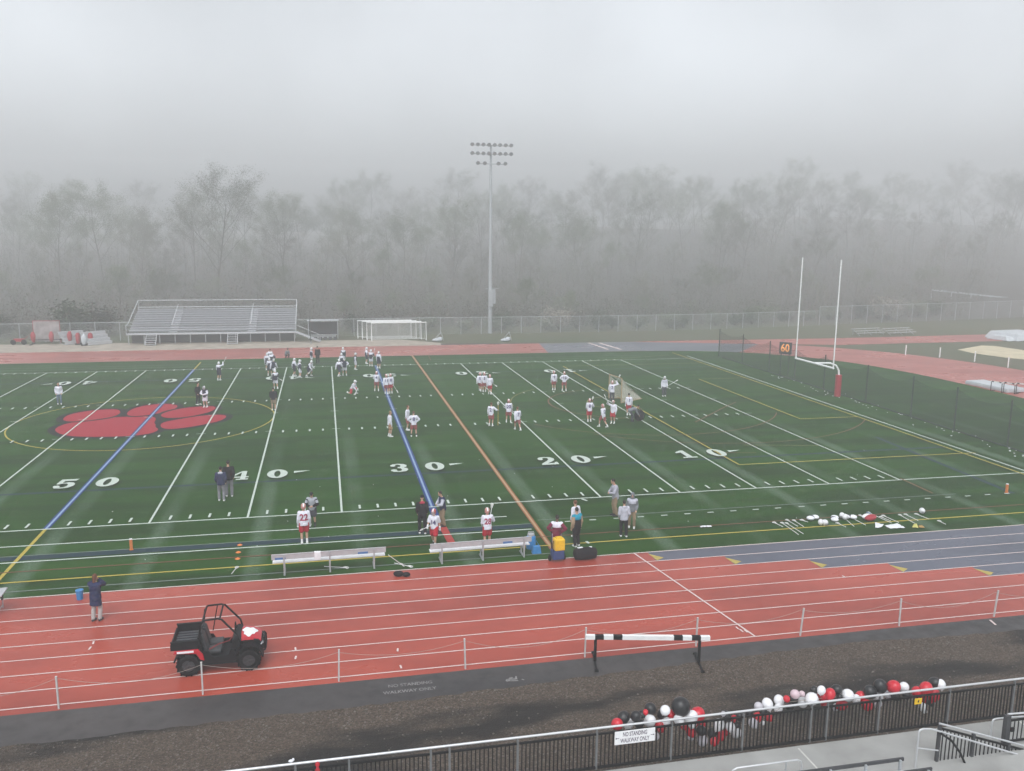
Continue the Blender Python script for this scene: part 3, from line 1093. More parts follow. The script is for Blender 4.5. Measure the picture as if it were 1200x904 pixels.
def build_shape(pose, part):
    J = joints(pose)
    mb = MB()
    vox = .016
    if part == 'body':
        vox = .0105
        torso(mb, J, BODY_T)
        capsule(mb, J['P'] + J['d'] * .46, J['H'], .058, .052)
        H, hd, hf = J['H'], J['hd'], J['hf']
        rot = Matrix((V((1, 0, 0)), -hf, hd)).transposed()
        mb.ell(H + hd * .02, (.074, .092, .108), 18, 14, rot)
        capsule(mb, H + hf * .045 - hd * .055, H + hf * .035 - hd * .045, .052, .05)
        capsule(mb, H + hf * .088 + hd * .015, H + hf * .103 - hd * .018, .011, .016, 8)
        for s in (-1, 1):
            mb.ell(H + V((s * .074, 0, 0)) - hd * .002, (.014, .022, .034), 8, 6, rot)
        for k in 'LR':
            capsule(mb, J['sh' + k], J['el' + k], .056, .043)
            capsule(mb, J['el' + k], J['wr' + k], .043, .028)
            hand(mb, J, k)
            capsule(mb, J['hip' + k], J['kn' + k], .090, .058)
            capsule(mb, J['kn' + k].lerp(J['an' + k], .0), J['kn' + k].lerp(J['an' + k], .35), .058, .058)
            capsule(mb, J['kn' + k].lerp(J['an' + k], .35), J['an' + k], .058, .038)
            foot(mb, J, k, 0)
    elif part in ('jersey', 'shirt', 'coat', 'vest'):
        lo = {'jersey': -.12, 'shirt': -.09, 'coat': -.10, 'vest': -.10}[part]
        e = {'jersey': .042, 'shirt': .028, 'coat': .048, 'vest': .04}[part]
        pr = [(lo, BODY_T[1][1] + e * .9, BODY_T[1][2] + e)] + [x for x in grow_t(BODY_T, e, lo + .02, .47)] + [(.495, .125 + e * .5, .085 + e * .5), (.525, .075 + e * .3, .07 + e * .3)]
        if part == 'coat':
            pr = [(-.34, .215, .165), (-.2, .205, .155)] + pr
        torso(mb, J, pr)
        for k in 'LR':
            sh, el, wr = J['sh' + k], J['el' + k], J['wr' + k]
            r0 = .056 + e * .75
            capsule(mb, sh, el, r0, .05 + e * .6)
            if part == 'shirt':
                pass
            else:
                capsule(mb, el, el.lerp(wr, .93), .05 + e * .6, .036 + e * .5)
    elif part == 'tee':
        e = .035
        pr = [(-.10, BODY_T[1][1] + e, BODY_T[1][2] + e)] + grow_t(BODY_T, e, -.05, .47) + [(.495, .135, .095), (.525, .085, .08)]
        torso(mb, J, pr)
        for k in 'LR':
            sh, el = J['sh' + k], J['el' + k]
            capsule(mb, sh, sh.lerp(el, .8), .085, .078)
    elif part in ('shorts', 'pants'):
        e = .032 if part == 'shorts' else .022
        torso(mb, J, [(-.12, .135 + e, .11 + e), (-.06, .158 + e * .7, .118 + e * .6), (.0, .152, .110), (.05, .146, .104)])
        for k in 'LR':
            hp, kn, an = J['hip' + k], J['kn' + k], J['an' + k]
            if part == 'shorts':
                capsule(mb, hp, hp.lerp(kn, .78), .09 + e, .078 + e * 1.2)
            else:
                capsule(mb, hp, kn, .092 + e, .062 + e)
                capsule(mb, kn, kn.lerp(an, .97), .062 + e, .046 + e)
    elif part[:-1] == 'sock_':
        for k in part[-1]:
            kn, an = J['kn' + k], J['an' + k]
            capsule(mb, kn.lerp(an, .70), an, .052, .046)
    elif part[:-1] == 'shoe_':
        vox = .012
        for k in part[-1]:
            foot(mb, J, k, .014)
    elif part[:-1] == 'glove_':
        vox = .013
        for k in part[-1]:
            hand(mb, J, k, .012)
            el, wr = J['el' + k], J['wr' + k]
            capsule(mb, el.lerp(wr, .78), wr, .050, .046)
    elif part == 'hood_down':
        b = J['P'] + J['d'] * .50
        mb.ell(b + J['back'] * .085, (.13, .06, .075), 14, 10)
    elif part in ('hair', 'long_hair', 'cap', 'beanie', 'hood', 'helmet'):
        vox = .010
        H, hd, hf = J['H'], J['hd'], J['hf']
        rot = Matrix((V((1, 0, 0)), -hf, hd)).transposed()
        if part in ('hair', 'long_hair'):
            mb.ell(H + hd * .040 - hf * .018, (.083, .092, .102), 18, 12, rot)
            if part == 'long_hair':
                capsule(mb, H - hf * .05, H - hf * .06 - hd * .17, .07, .05)
        elif part == 'cap':
            mb.ell(H + hd * .060 - hf * .004, (.084, .100, .078), 18, 12, rot)
            for s in (-.035, 0, .035):
                capsule(mb, H + hd * .062 + hf * .07 + V((s, 0, 0)), H + hd * .052 + hf * (.155 - abs(s)) + V((s, 0, 0)), .016, .011, 8)
        elif part == 'beanie':
            mb.ell(H + hd * .060 - hf * .006, (.088, .102, .085), 18, 12, rot)
        elif part == 'hood':
            mb.ell(H + hd * .025 - hf * .025, (.105, .115, .130), 18, 12, rot)
            capsule(mb, H - hf * .03 - hd * .08, J['P'] + J['d'] * .47 + J['back'] * .03, .10, .12)
        else:
            mb.ell(H + hd * .040 - hf * .010, (.108, .126, .122), 20, 14, rot)
            capsule(mb, H - hd * .01 - hf * .055, H - hd * .05 - hf * .05, .092, .085)
            for s in (-1, 1):
                capsule(mb, H + V((s * .085, 0, 0)) - hd * .02 + hf * .01, H + V((s * .078, 0, 0)) - hd * .085 + hf * .045, .030, .024, 8)
            for s in (-.06, 0, .06):
                capsule(mb, H + hd * .075 + hf * .09 + V((s, 0, 0)), H + hd * .062 + hf * (.155 - abs(s) * .4) + V((s, 0, 0)), .018, .012, 8)
    me = bpy.data.meshes.new(pose + '_' + part)
    me.from_pydata(mb.v, [], mb.f)
    o = bpy.data.objects.new('shape', me)
    COL.objects.link(o)
    rm = o.modifiers.new('join', 'REMESH')
    rm.mode = 'VOXEL'
    rm.voxel_size = vox
    rm.use_smooth_shade = True
    sm = o.modifiers.new('soft', 'SMOOTH')
    sm.factor = .5
    sm.iterations = 2 if part == 'body' else 5
    if part in ('jersey', 'coat', 'pants', 'shorts', 'tee', 'shirt', 'vest'):
        tx = bpy.data.textures.get('cloth_folds') or bpy.data.textures.new('cloth_folds', 'CLOUDS')
        tx.noise_scale = .13
        dm = o.modifiers.new('folds', 'DISPLACE')
        dm.texture = tx
        dm.strength = .024
        dm.mid_level = .5
    bpy.context.view_layer.update()
    out = bpy.data.meshes.new_from_object(o.evaluated_get(bpy.context.evaluated_depsgraph_get()))
    bpy.data.objects.remove(o)
    bpy.data.meshes.remove(me)
    out.name = part
    # slots: 0 main, 1 yoke / shoulders, 2 sleeves
    for _ in range(max(0, 3 - len(out.materials))):
        out.materials.append(None)
    if part in ('jersey', 'coat', 'shirt', 'vest', 'tee'):
        P, d = J['P'], J['d']
        arms = [(J['sh' + k], J['el' + k], J['wr' + k]) for k in 'LR']
        def segd(p, a, b):
            ab = b - a
            t = max(0, min(1, (p - a).dot(ab) / ab.length_squared))
            return (p - a - ab * t).length, t
        for poly in out.polygons:
            c = poly.center
            h = (c - P).dot(d)
            ax = (c - P - d * h)
            tor = math.sqrt((ax.x / .17) ** 2 + (ax.dot(J['back']) / .12) ** 2)
            arm = min(min(segd(c, a, b)[0] + (0 if segd(c, a, b)[1] > .12 else .06), segd(c, b, w)[0]) for a, b, w in arms)
            if arm < .095 and tor > 1.18:
                poly.material_index = 2
            elif h > .30:
                poly.material_index = 1
    elif part == 'helmet':
        for poly in out.polygons:
            c = poly.center - J['H']
            if abs(c.x) < .03 and c.dot(J['hd']) > .02:
                poly.material_index = 1
            elif c.dot(J['hd']) > .05 and c.dot(J['hf']) > .118:
                poly.material_index = 2
    elif part == 'body':
        for poly in out.polygons:
            c = poly.center - J['H']
            u, f = c.dot(J['hd']), c.dot(J['hf'])
            if c.length < .16 and f > .05:
                if abs(u - .022) < .010 and .018 < abs(c.x) < .046:
                    poly.material_index = 1
                elif abs(u + .052) < .008 and abs(c.x) < .028:
                    poly.material_index = 2
    out.polygons.foreach_set('use_smooth', [True] * len(out.polygons))
    return out


def mask_mesh(pose):
    J = joints(pose)
    H, hd, hf = J['H'], J['hd'], J['hf']
    mb = MB()
    for u in (.02, -.02, -.055, -.085):
        k = .105 - abs(u + .03) * .25
        mb.tube([H + hd * u + V((math.sin(a) * k, 0, 0)) + hf * (math.cos(a) * (k + .045)) for a in [R(-75 + 15 * i) for i in range(11)]], .006, 6)
    for s in (-.04, 0, .04):
        mb.tube([H + hd * .05 + hf * (.15 - abs(s) * .5) + V((s, 0, 0)), H - hd * .03 + hf * (.153 - abs(s) * .5) + V((s, 0, 0)), H - hd * .088 + hf * (.135 - abs(s) * .5) + V((s, 0, 0))], .006, 6)
    me = bpy.data.meshes.new('face_mask')
    me.from_pydata(mb.v, [], mb.f)
    me.materials.append(None)
    return me


SHAPES = {}
def shape(pose, part):
    if (pose, part) not in SHAPES:
        SHAPES[(pose, part)] = mask_mesh(pose) if part == 'face_mask' else build_shape(pose, part)
    return SHAPES[(pose, part)]


def number_mesh(pose, part, txt, h=.27, at=.27, front=False):
    key = (pose, part, txt, h, at, front)
    if key in SHAPES:
        return SHAPES[key]
    J = joints(pose)
    src = shape(pose, part)
    bvh = BVHTree.FromPolygons([v.co for v in src.vertices], [tuple(p.vertices) for p in src.polygons])
    v2, f2 = text_mesh(txt, h * 1.35, bold=.012, sx=.86)
    bm = bmesh.new()
    bv = [bm.verts.new((x, y, 0)) for x, y in v2]
    for f in f2:
        try:
            bm.faces.new([bv[i] for i in f])
        except ValueError:
            pass
    bmesh.ops.triangulate(bm, faces=bm.faces[:])
    bmesh.ops.subdivide_edges(bm, edges=[e for e in bm.edges if e.calc_length() > .05], cuts=2, use_grid_fill=True)
    back = J['back'] if not front else -J['back']
    rgt = V((1, 0, 0)) if front else V((-1, 0, 0))     # the reader's right
    org = J['P'] + J['d'] * at + back * .6
    for v in bm.verts:
        q = org + rgt * v.co.x + J['d'] * v.co.y
        hit = bvh.ray_cast(q, -back)
        v.co = (hit[0] + back * .006) if hit[0] is not None else q - back * .42
    me = bpy.data.meshes.new('number')
    bm.to_mesh(me)
    bm.free()
    me.materials.append(None)
    SHAPES[key] = me
    return me


def cloth(name, col, **k):
    if name not in M:
        M[name] = mat(name, col, 0.85, 0.10, 5, bump=0.25, bscale=16, spec=.12, **k)
    return M[name]
cloth('white_jersey', (0.66, 0.66, 0.74)); cloth('navy_jersey', (0.020, 0.022, 0.045)); cloth('red_shorts', (0.42, 0.02, 0.035))
cloth('dull_red_shorts', (0.30, 0.07, 0.07)); cloth('black_cloth', (0.012, 0.012, 0.015)); cloth('navy_cloth', (0.022, 0.028, 0.075))
cloth('grey_sweat', (0.36, 0.36, 0.42)); cloth('light_grey_sweat', (0.44, 0.45, 0.52)); cloth('dark_grey_hoodie', (0.17, 0.18, 0.20))
cloth('khaki', (0.27, 0.20, 0.13)); cloth('tan', (0.36, 0.26, 0.17)); cloth('grey_pants', (0.20, 0.20, 0.22)); cloth('pale_grey_pants', (0.40, 0.38, 0.37))
cloth('denim', (0.13, 0.18, 0.25)); cloth('maroon', (0.16, 0.018, 0.045)); cloth('teal', (0.02, 0.25, 0.36)); cloth('red_shirt', (0.36, 0.03, 0.06))
cloth('floral', (0.42, 0.38, 0.42), col2=(0.12, 0.10, 0.16)); cloth('camo_shorts', (0.35, 0.05, 0.06), col2=(0.5, 0.4, 0.2)); cloth('dark_sweats', (0.055, 0.06, 0.075))
cloth('white_sock', (0.68, 0.68, 0.70)); cloth('black_sock', (0.02, 0.02, 0.02)); cloth('vest_grey', (0.34, 0.36, 0.40))
cloth('white_stripe', (0.6, 0.6, 0.62))
M['skin'] = mat('skin', (0.46, 0.27, 0.19), 0.55, 0.08, 6, col2=(0.50, 0.30, 0.21))
M['skin_dark'] = mat('deep_brown_skin', (0.13, 0.07, 0.045), 0.55, 0.08, 6)
M['eye'] = mat('eye_dark', (0.03, 0.025, 0.02), 0.3)
M['lip'] = mat('lip', (0.32, 0.12, 0.10), 0.5)
M['hair_dark'] = mat('dark_hair', (0.018, 0.014, 0.012), 0.6, 0.3, 20, bump=.4)
M['hair_brown'] = mat('auburn_hair', (0.12, 0.045, 0.02), 0.6, 0.3, 20, bump=.4)
M['hair_fair'] = mat('fair_hair', (0.26, 0.17, 0.09), 0.6, 0.3, 20, bump=.4)
M['helmet_red'] = mat('red_helmet_shell', (0.45, 0.10, 0.09), 0.3, 0.08, 5, coat=.3)
M['helmet_pale'] = mat('faded_red_helmet_shell', (0.46, 0.22, 0.20), 0.35, 0.1, 5)
M['helmet_white'] = mat('white_helmet_shell', (0.70, 0.70, 0.72), 0.3, 0.05, 5, coat=.3)
M['mask_steel'] = mat('steel_face_mask', (0.45, 0.45, 0.47), 0.35, 0.1, 8, metal=.6)
M['shoe_white'] = mat('white_shoe', (0.70, 0.70, 0.69), 0.5, 0.1, 12)
M['shoe_black'] = mat('black_shoe', (0.02, 0.02, 0.022), 0.5, 0.1, 12)
M['glove'] = mat('white_padded_glove', (0.60, 0.60, 0.62), 0.7, 0.2, 9)
M['glove_dark'] = mat('dark_padded_glove', (0.05, 0.05, 0.07), 0.7, 0.2, 9)
M['number_navy'] = mat('navy_number', (0.05, 0.035, 0.14), 0.8, 0.1, 9)
M['number_red'] = mat('dark_red_number', (0.30, 0.02, 0.06), 0.8, 0.1, 9)
M['number_white'] = mat('white_number', (0.70, 0.70, 0.72), 0.8, 0.1, 9)
M['skull_black'] = M['shoe_black']

PART_NAME = {'sock_L': 'sock', 'sock_R': 'sock', 'shoe_L': 'shoe', 'shoe_R': 'shoe', 'glove_L': 'glove', 'glove_R': 'glove', 'tee': 'jersey', 'hood_down': 'hood', 'long_hair': 'hair', 'vest': 'vest'}
def wear(root, pose, part, mats):
    me = shape(pose, part)
    o = bpy.data.objects.new(PART_NAME.get(part, part), me)
    COL.objects.link(o)
    o.parent = root
    mats = mats if isinstance(mats, (list, tuple)) else [mats]
    mats = [M[m] for m in mats]
    for i, sl_ in enumerate(o.material_slots):
        sl_.link = 'OBJECT'
        sl_.material = mats[min(i, len(mats) - 1)]
    return o


STICK_N = [0]
def lacrosse_stick(a, b, label, group, shaft='white_plastic', head='white_plastic'):
    """butt a to tip b (world); head with pocket at the tip"""
    a, b = V(a), V(b)
    L = (b - a).length
    t = thing('lacrosse_stick', label, 'lacrosse stick', a, 0, group)
    t.rotation_euler = (b - a).to_track_quat('Z', 'Y').to_euler()
    MB().tube([(0, 0, 0), (0, 0, L - .24)], .0145, 8).build('shaft', M[shaft], t, smooth=True)
    hb = MB()
    o = []
    for i in range(15):
        u = i / 14
        ang = PI * u
        w = .085 * (math.sin(ang) ** .6 if 0 < u < 1 else 0)
        o.append(u)
    pts = [(0, 0, L - .26), (-.035, .01, L - .20), (-.062, .012, L - .10), (-.080, .0, L - .03), (-.05, -.005, L + .005), (0, -.006, L + .012), (.05, -.005, L + .005), (.080, 0, L - .03), (.062, .012, L - .10), (.035, .01, L - .20)]
    hb.tube(pts, .012, 6, closed=True)
    h = hb.build('head', M[head], t, smooth=True)
    v, f, uv = [], [], []
    for i in range(6):
        z = L - .22 + i * .043
        w = [.03, .045, .057, .066, .074, .06][i]
        for j in range(5):
            x = -w + 2 * w * j / 4
            v.append((x, .012 + .045 * (1 - (x / w) ** 2) * math.sin(PI * (i + .6) / 6.2), z))
            uv.append((x, z))
    for i in range(5):
        for j in range(4):
            f.append((i * 5 + j, i * 5 + j + 1, i * 5 + j + 6, i * 5 + j + 5))
    me = bpy.data.meshes.new('net')
    me.from_pydata(v, [], f)
    me.materials.append(M['lacrosse_net'])
    ul = me.uv_layers.new(name='UVMap')
    for lp in me.loops:
        ul.data[lp.index].uv = uv[lp.vertex_index]
    link('net', me, h)
    return t


def person(px, py, face, pose, fit, label, cat, group=None, scale=1.0, stick=None, num=None, gz=0.0):
    """feet at a photo position; face = degrees, 0 looks toward the stands, 180 away"""
    g = gp(px, py, gz)
    root = thing('person', label, cat, g, R(face), group)
    root.scale = (scale,) * 3
    wear(root, pose, 'body', [fit.get('skin', 'skin'), 'eye', 'lip'])
    parts = {}
    for part in ('pants', 'shorts', 'socks', 'shoes', 'shirt', 'jersey', 'tee', 'vest', 'coat', 'hood_down', 'gloves', 'hair', 'long_hair', 'cap', 'beanie', 'hood', 'helmet'):
        if part in fit and part in ('socks', 'shoes', 'gloves'):
            for k in 'LR':
                wear(root, pose, part[:-1] + '_' + k, fit[part])
        elif part in fit:
            parts[part] = wear(root, pose, part, fit[part])
    if 'helmet' in fit:
        fm = wear(root, pose, 'face_mask', [fit.get('mask', 'mask_steel')])
        fm.parent = parts['helmet']
    if num:
        txt, colr, src = num[:3]
        me = number_mesh(pose, src, txt, *num[3:])
        o = bpy.data.objects.new('number', me)
        COL.objects.link(o)
        o.parent = parts[src]
        o.material_slots[0].link = 'OBJECT'
        o.material_slots[0].material = M[colr]
    if stick:
        sa, sb = POSES[pose]['stick'] if 'stick' in POSES[pose] else stick[1:3]
        mw_ = Matrix.Translation(g) @ Matrix.Rotation(R(face), 4, 'Z') @ Matrix.Scale(scale, 4)
        lacrosse_stick(mw_ @ V(sa), mw_ @ V(sb), stick[0], 'lacrosse sticks in hand', stick[3] if len(stick) > 3 else 'white_plastic')
    return root

# ------------------------------------------------------------------ far fence, bleachers, goals
def chain_fence(pts, h, label, step=3.0):
    t = thing('chain_link_fence', label, 'fence', pts[0])
    o = V(pts[0])
    P = [V(p) - o for p in pts]
    first = None
    rail = MB()
    rail.tube([p + V((0, 0, h - .03)) for p in P], .035, 6)
    rail.build('top_rail', M['galv'], t)
    for a, b in zip(P, P[1:]):
        n = max(1, round((b - a).length / step))
        for i in range(n):
            q = a.lerp(b, i / n)
            if first is None:
                mbp = MB()
                mbp.tube([(0, 0, -.4), (0, 0, h)], .045, 8)
                mbp.ell((0, 0, h), (.055, .055, .04), 8, 5)
                first = mbp.build('post', M['galv'], t, loc=q)
            else:
                c = first.copy()
                COL.objects.link(c)
                c.location = q
        uv_panel('wire_mesh', (a, b, b + V((0, 0, h - .05)), a + V((0, 0, h - .05))), 4, M['chain_link'], t)
    return t
chain_fence([(-46, 74.4, 0), (-24, 74.4, 0), (2, 75.2, 0), (26, 76.2, 0), (52, 76.2, 0), (70, 77.2, 0), (90, 80.5, 0)], 2.35, 'long grey chain link fence along the woods behind the far track')
chain_fence([(90.3, 80.7, 0), (116, 85, 0), (150, 92, 0.0)], 3.0, 'taller chain link fence continuing the line behind the sand patch', 3.4)

M['rail_pale'] = mat('pale_grey_rail', (.52, .54, .56), .5, .06, 4)
M['seat_grey'] = mat('grey_seat_plank', (.50, .51, .55), .45, .06, 5)
def bleachers():
    x0, x1, y0 = -10.7, 9.5, 70.6
    t = thing('bleachers', 'large aluminium bleachers with open railings beyond the far track', 'bleachers', ((x0 + x1) / 2, y0, 0))
    hw = (x1 - x0) / 2
    NR, dz, dy, zb = 10, .235, .66, 1.35
    fr = MB()
    fr.box((0, -.0, zb - .10), (2 * hw, 1.3, .12))
    fr.build('front_walkway', M['dull_alu'], t)
    sk = MB()
    sk.box((0, .75, zb * .42), (2 * hw - .6, .08, zb * .75))
    sk.build('skirt_panel', M['dark_grey'], t)
    for k in range(NR):
        y = .9 + k * dy
        z = zb + (k + .2) * dz
        MB().box((0, y + .33, z - .06), (2 * hw, .36, .045)).box((0, y + .16, z + .06), (2 * hw, .02, dz * 1.25)).build('foot_plank', M['dull_alu'], t)
        MB().box((0, y, z + .22), (2 * hw - .05, .25, .05)).build('seat_plank', M['seat_grey'], t)
    us = MB()
    for i in range(12):
        x = -hw + .2 + i * (2 * hw - .4) / 11
        us.beam((x, -.5, .05), (x, -.5, zb - .1), .08, .08)
        us.beam((x, .9, zb - .3), (x, .9 + NR * dy, zb + NR * dz - .25), .08, .12)
        us.beam((x, .9 + NR * dy, 0), (x, .9 + NR * dy, zb + NR * dz), .08, .08)
        us.beam((x, 3.5, 0), (x, 3.5, zb + 3.8 * dz - .2), .07, .07)
    us.build('understructure', M['galv'], t)
    yb, zt = .9 + NR * dy, zb + NR * dz
    for nm, pts in (('back_railing', [(-hw, yb, zt), (-hw, yb, zt + 1.15), (hw, yb, zt + 1.15), (hw, yb, zt)]),
                    ('side_railing', [(-hw, -.6, zb), (-hw, -.6, zb + 1.05), (-hw, .6, zb + 1.1), (-hw, yb, zt + 1.15)]),
                    ('side_railing', [(hw, -.6, zb), (hw, -.6, zb + 1.05), (hw, .6, zb + 1.1), (hw, yb, zt + 1.15)])):
        MB().tube(pts, .045, 6).build(nm, M['rail_pale'], t)
    rl = MB()
    rl.tube([(-hw, yb, zt + .25), (hw, yb, zt + .25)], .05, 6)
    rl.build('back_rail', M['rail_pale'], t)
    for i in range(9):
        x = -hw + i * 2 * hw / 9
        for j in range(1):
            g = MB()
            g.tube([(x, -.62, zb - .05), (x, -.62, zb + 1.02), (x + 2 * hw / 9, -.62, zb + 1.02)], .03, 6)
            g.tube([(x, -.62, zb + .55), (x + 2 * hw / 9, -.62, zb + .55)], .02, 6)
            g.build('front_railing', M['galv'], t)
    for x in (-4.9, 4.6):
        a = MB()
        for k in range(NR):
            a.box((x, .75 + k * dy, zb + k * dz + .06), (.95, .5, .10))
        a.build('aisle_steps', M['dull_alu'], t)
        MB().tube([(x - .15, .9, zb + .9), (x - .15, .9 + NR * dy * .9, zb + .9 + NR * dz * .9)], .04, 6).build('aisle_handrail', M['rail_pale'], t)
    for x in (-7.2, 2.4):
        s_ = MB()
        for k in range(5):
            s_.box((x, -1.7 + k * .26, .12 + k * .24), (1.2, .3, .05))
        s_.beam((x - .6, -1.8, 0), (x - .6, -.6, zb - .1), .05, .2).beam((x + .6, -1.8, 0), (x + .6, -.6, zb - .1), .05, .2)
        s_.build('entry_steps', M['dull_alu'], t)
    rp = MB()
    rp.beam((hw, -.3, zb - .05), (hw + 3.0, -.9, .10), 1.1, .08, up=(0, 0, 1))
    rp.tube([(hw, -.8, zb + .9), (hw + 3.0, -1.4, 1.0), (hw + 3.0, -1.4, .1)], .04, 6)
    rp.build('access_ramp', M['dull_alu'], t)
bleachers()

def small_bleacher(g, rz, label):
    t = thing('small_bleacher', label, 'bleachers', g, rz, 'small bleachers left of the big ones')
    for k in range(4):
        MB().box((0, k * .55, .4 + k * .36), (3.0, .36, .05)).box((0, k * .55 - .17, .22 + k * .36), (3.0, .03, .36)).build('seat_plank', M['dull_alu'], t)
    f = MB()
    for x in (-1.2, 1.2):
        f.beam((x, -.2, .1), (x, 1.9, 1.45), .08, .10).beam((x, 1.8, 0), (x, 1.8, 1.45), .08, .08).beam((x, 0, 0), (x, 0, .4), .07, .07).beam((x, -.2, .03), (x, 2, .03), .07, .06)
    f.build('frame', M['galv'], t)
small_bleacher((-14.0, 70.8, 0), R(38), 'small grey bleacher next to the big bleachers')
small_bleacher((-16.8, 71.6, 0), R(38), 'small grey bleacher nearer the red blocking pads')

def team_shelter():
    t = thing('team_shelter', 'dark roofed team shelter between the bleachers and soccer goals', 'shelter', (12.9, 73.6, 0))
    MB().box((0, .9, 1.25), (3.7, .06, 1.7)).build('back_panel', M['dark_grey'], t)
    MB().box((0, .25, 2.38), (4.1, 1.7, .07)).build('roof', M['galv'], t)
    for x in (-1.9, 1.9):
        MB().tube([(x, -.5, 0), (x, -.5, 2.35)], .045, 8).build('post', M['galv'], t)
        MB().tube([(x, .9, 0), (x, .9, 2.35)], .045, 8).build('post', M['galv'], t)
    MB().box((0, .4, .45), (3.6, .35, .05)).box((0, .4, .2), (3.3, .05, .4)).build('bench', M['dull_alu'], t)
team_shelter()
for i in range(6):
    g = (11.3 + i * .62, 71.6, .22)
    o = MB().box((0, 0, 0), (.42, .34, .34)).box((0, 0, .19), (.44, .36, .05)).build('equipment_box', M['dark_grey'], loc=g, bev=.02)
    tag(o, 'dark equipment box in the row at the foot of the team shelter', 'box', 'boxes in front of the team shelter')
post_t = thing('steel_pole', 'slim dark pole standing at the right end of the bleachers', 'pole', gp(364, 403))
MB().tube([(0, 0, 0), (0, 0, 3.1)], .05, 8).build('shaft', M['dark_net_post'], post_t)
MB().box((0, 0, .12), (.3, .3, .24)).build('base_block', M['concrete'], post_t)

def soccer_goal(g, label, rz=0.0, w=7.1):
    t = thing('soccer_goal', label, 'soccer goal', g, rz, 'soccer goals parked one behind another')
    h = 2.38
    fr = MB()
    fr.tube([(-w / 2, 0, 0), (-w / 2, 0, h), (w / 2, 0, h), (w / 2, 0, 0)], .06, 8)
    fr.build('frame', M['white_paint'], t)
    b = MB()
    for s in (-1, 1):
        b.tube([(s * w / 2, 0, h), (s * w / 2, .75, h), (s * w / 2, 1.7, .05), (s * w / 2, 0, .05)], .035, 6)
    b.tube([(-w / 2, 1.7, .05), (w / 2, 1.7, .05)], .035, 6)
    b.build('back_frame', M['white_paint'], t)
    uv_panel('net', ((-w / 2, 1.7, .05), (w / 2, 1.7, .05), (w / 2, .75, h), (-w / 2, .75, h)), 2, M['goal_net'], t)
    return t
for i, lb in enumerate(('front soccer goal of the four parked beyond the far track', 'second soccer goal back of the four parked beyond the far track', 'third soccer goal back of the four parked beyond the far track', 'rearmost soccer goal of the four parked beyond the far track')):
    soccer_goal((22.6 - i * .55, 69.6 + i * 1.05, 0), lb)
for q, lb in (((513, 400), 'small folded white frame by the soccer goals'), ((593, 400), 'small folded white frame left of the light pole foot')):
    g = gp(*q)
    t = thing('folded_frame', lb, 'frame', g, R(20), 'folded white frames behind the far track')
    MB().tube([(-.5, 0, .04), (-.1, .2, .5), (.55, .1, 1.15)], .035, 6).tube([(.55, .1, 1.15), (.75, -.2, .04)], .03, 6).build('hoop', M['galv'], t)
    MB().ell((-.1, 0, .18), (.75, .4, .22), 9, 5).ell((.35, .1, .3), (.4, .3, .25), 8, 5).build('bundled_net', M['light_grey'], t)

def light_pole():
    t = thing('light_pole', 'tall floodlight pole rising from the woods edge, three rows of lamps', 'light pole', (36.0, 76.6, 0))
    H = 25.8
    MB().tube([(0, 0, -.3), (0, 0, 8), (0, 0, H)], [.30, .26, .15], 14).build('pole', M['galv'], t, smooth=True)
    MB().box((0, -.35, 5.0), (.62, .35, 2.4)).box((.55, -.1, 5.2), (.35, .3, 2.0)).build('ballast_box', M['galv'], t, bev=.02)
    MB().tube([(-.7, -.1, 6.3), (1.2, -.1, 6.3)], .04, 6).build('service_bracket', M['galv'], t)
    for z, hw, n in ((H - .05, 2.9, 8), (H - 1.2, 2.9, 8), (H - 2.5, 2.1, 5)):
        MB().beam((-hw, -.2, z), (hw, -.2, z), .10, .12).build('crossarm', M['galv'], t)
        for i in range(n):
            x = -hw + .2 + i * (2 * hw - .4) / (n - 1)
            if abs(x) < .05:
                continue
            lm = MB()
            lm.tube([(x, -.25, z + .12), (x, -.40, z + .20), (x, -.60, z + .08), (x, -.66, z + .04)], [.08, .20, .28, .29], 10)
            lm.box((x, -.22, z + .2), (.22, .22, .30))
            lm.build('floodlight', M['galv'], t)
light_pole()

def goal_post():
    t = thing('goal_post', 'white football goal post with red padded base and curved neck', 'goal post', (57.4, 24.5, 0))
    zb = 3.05
    fx = 54.86 - 57.4
    MB().tube([(0, 0, 0), (0, 0, 1.9), (-.06, 0, 2.35), (-.35, 0, 2.78), (-.9, 0, 3.0), (fx, 0, zb)], .085, 12).build('gooseneck', M['white_paint'], t, smooth=True)
    MB().tube([(fx, -3.02, zb), (fx, 3.02, zb)], .085, 12).build('crossbar', M['white_paint'], t, smooth=True)
    for s in (-1, 1):
        MB().tube([(fx, s * 2.96, zb), (fx, s * 2.96, zb + 9.05)], .055, 10).build('upright', M['white_paint'], t, smooth=True)
    MB().tube([(0, 0, 0.02), (0, 0, 1.95)], .27, 14).build('base_pad', M['red_pad'], t, smooth=True)
goal_post()

def play_clock():
    g = gp(918.5, 440)
    t = thing('play_clock', 'play clock showing 60 in amber digits on two dark posts', 'play clock', g, R(-52))
    for x in (-.42, .42):
        MB().tube([(x, .0, 0), (x, 0, 2.5)], .05, 8).build('post', M['dark_net_post'], t)
    c = MB().box((0, 0, 2.78), (1.25, .22, 1.2)).build('cabinet', M['dark_grey'], t, bev=.02)
    v2, f2 = text_mesh('60', 1.12, bold=.02)
    MB().add([(x * .82, -.117, 2.78 + y) for x, y in v2], f2).flat('digits', M['led'], c)
play_clock()

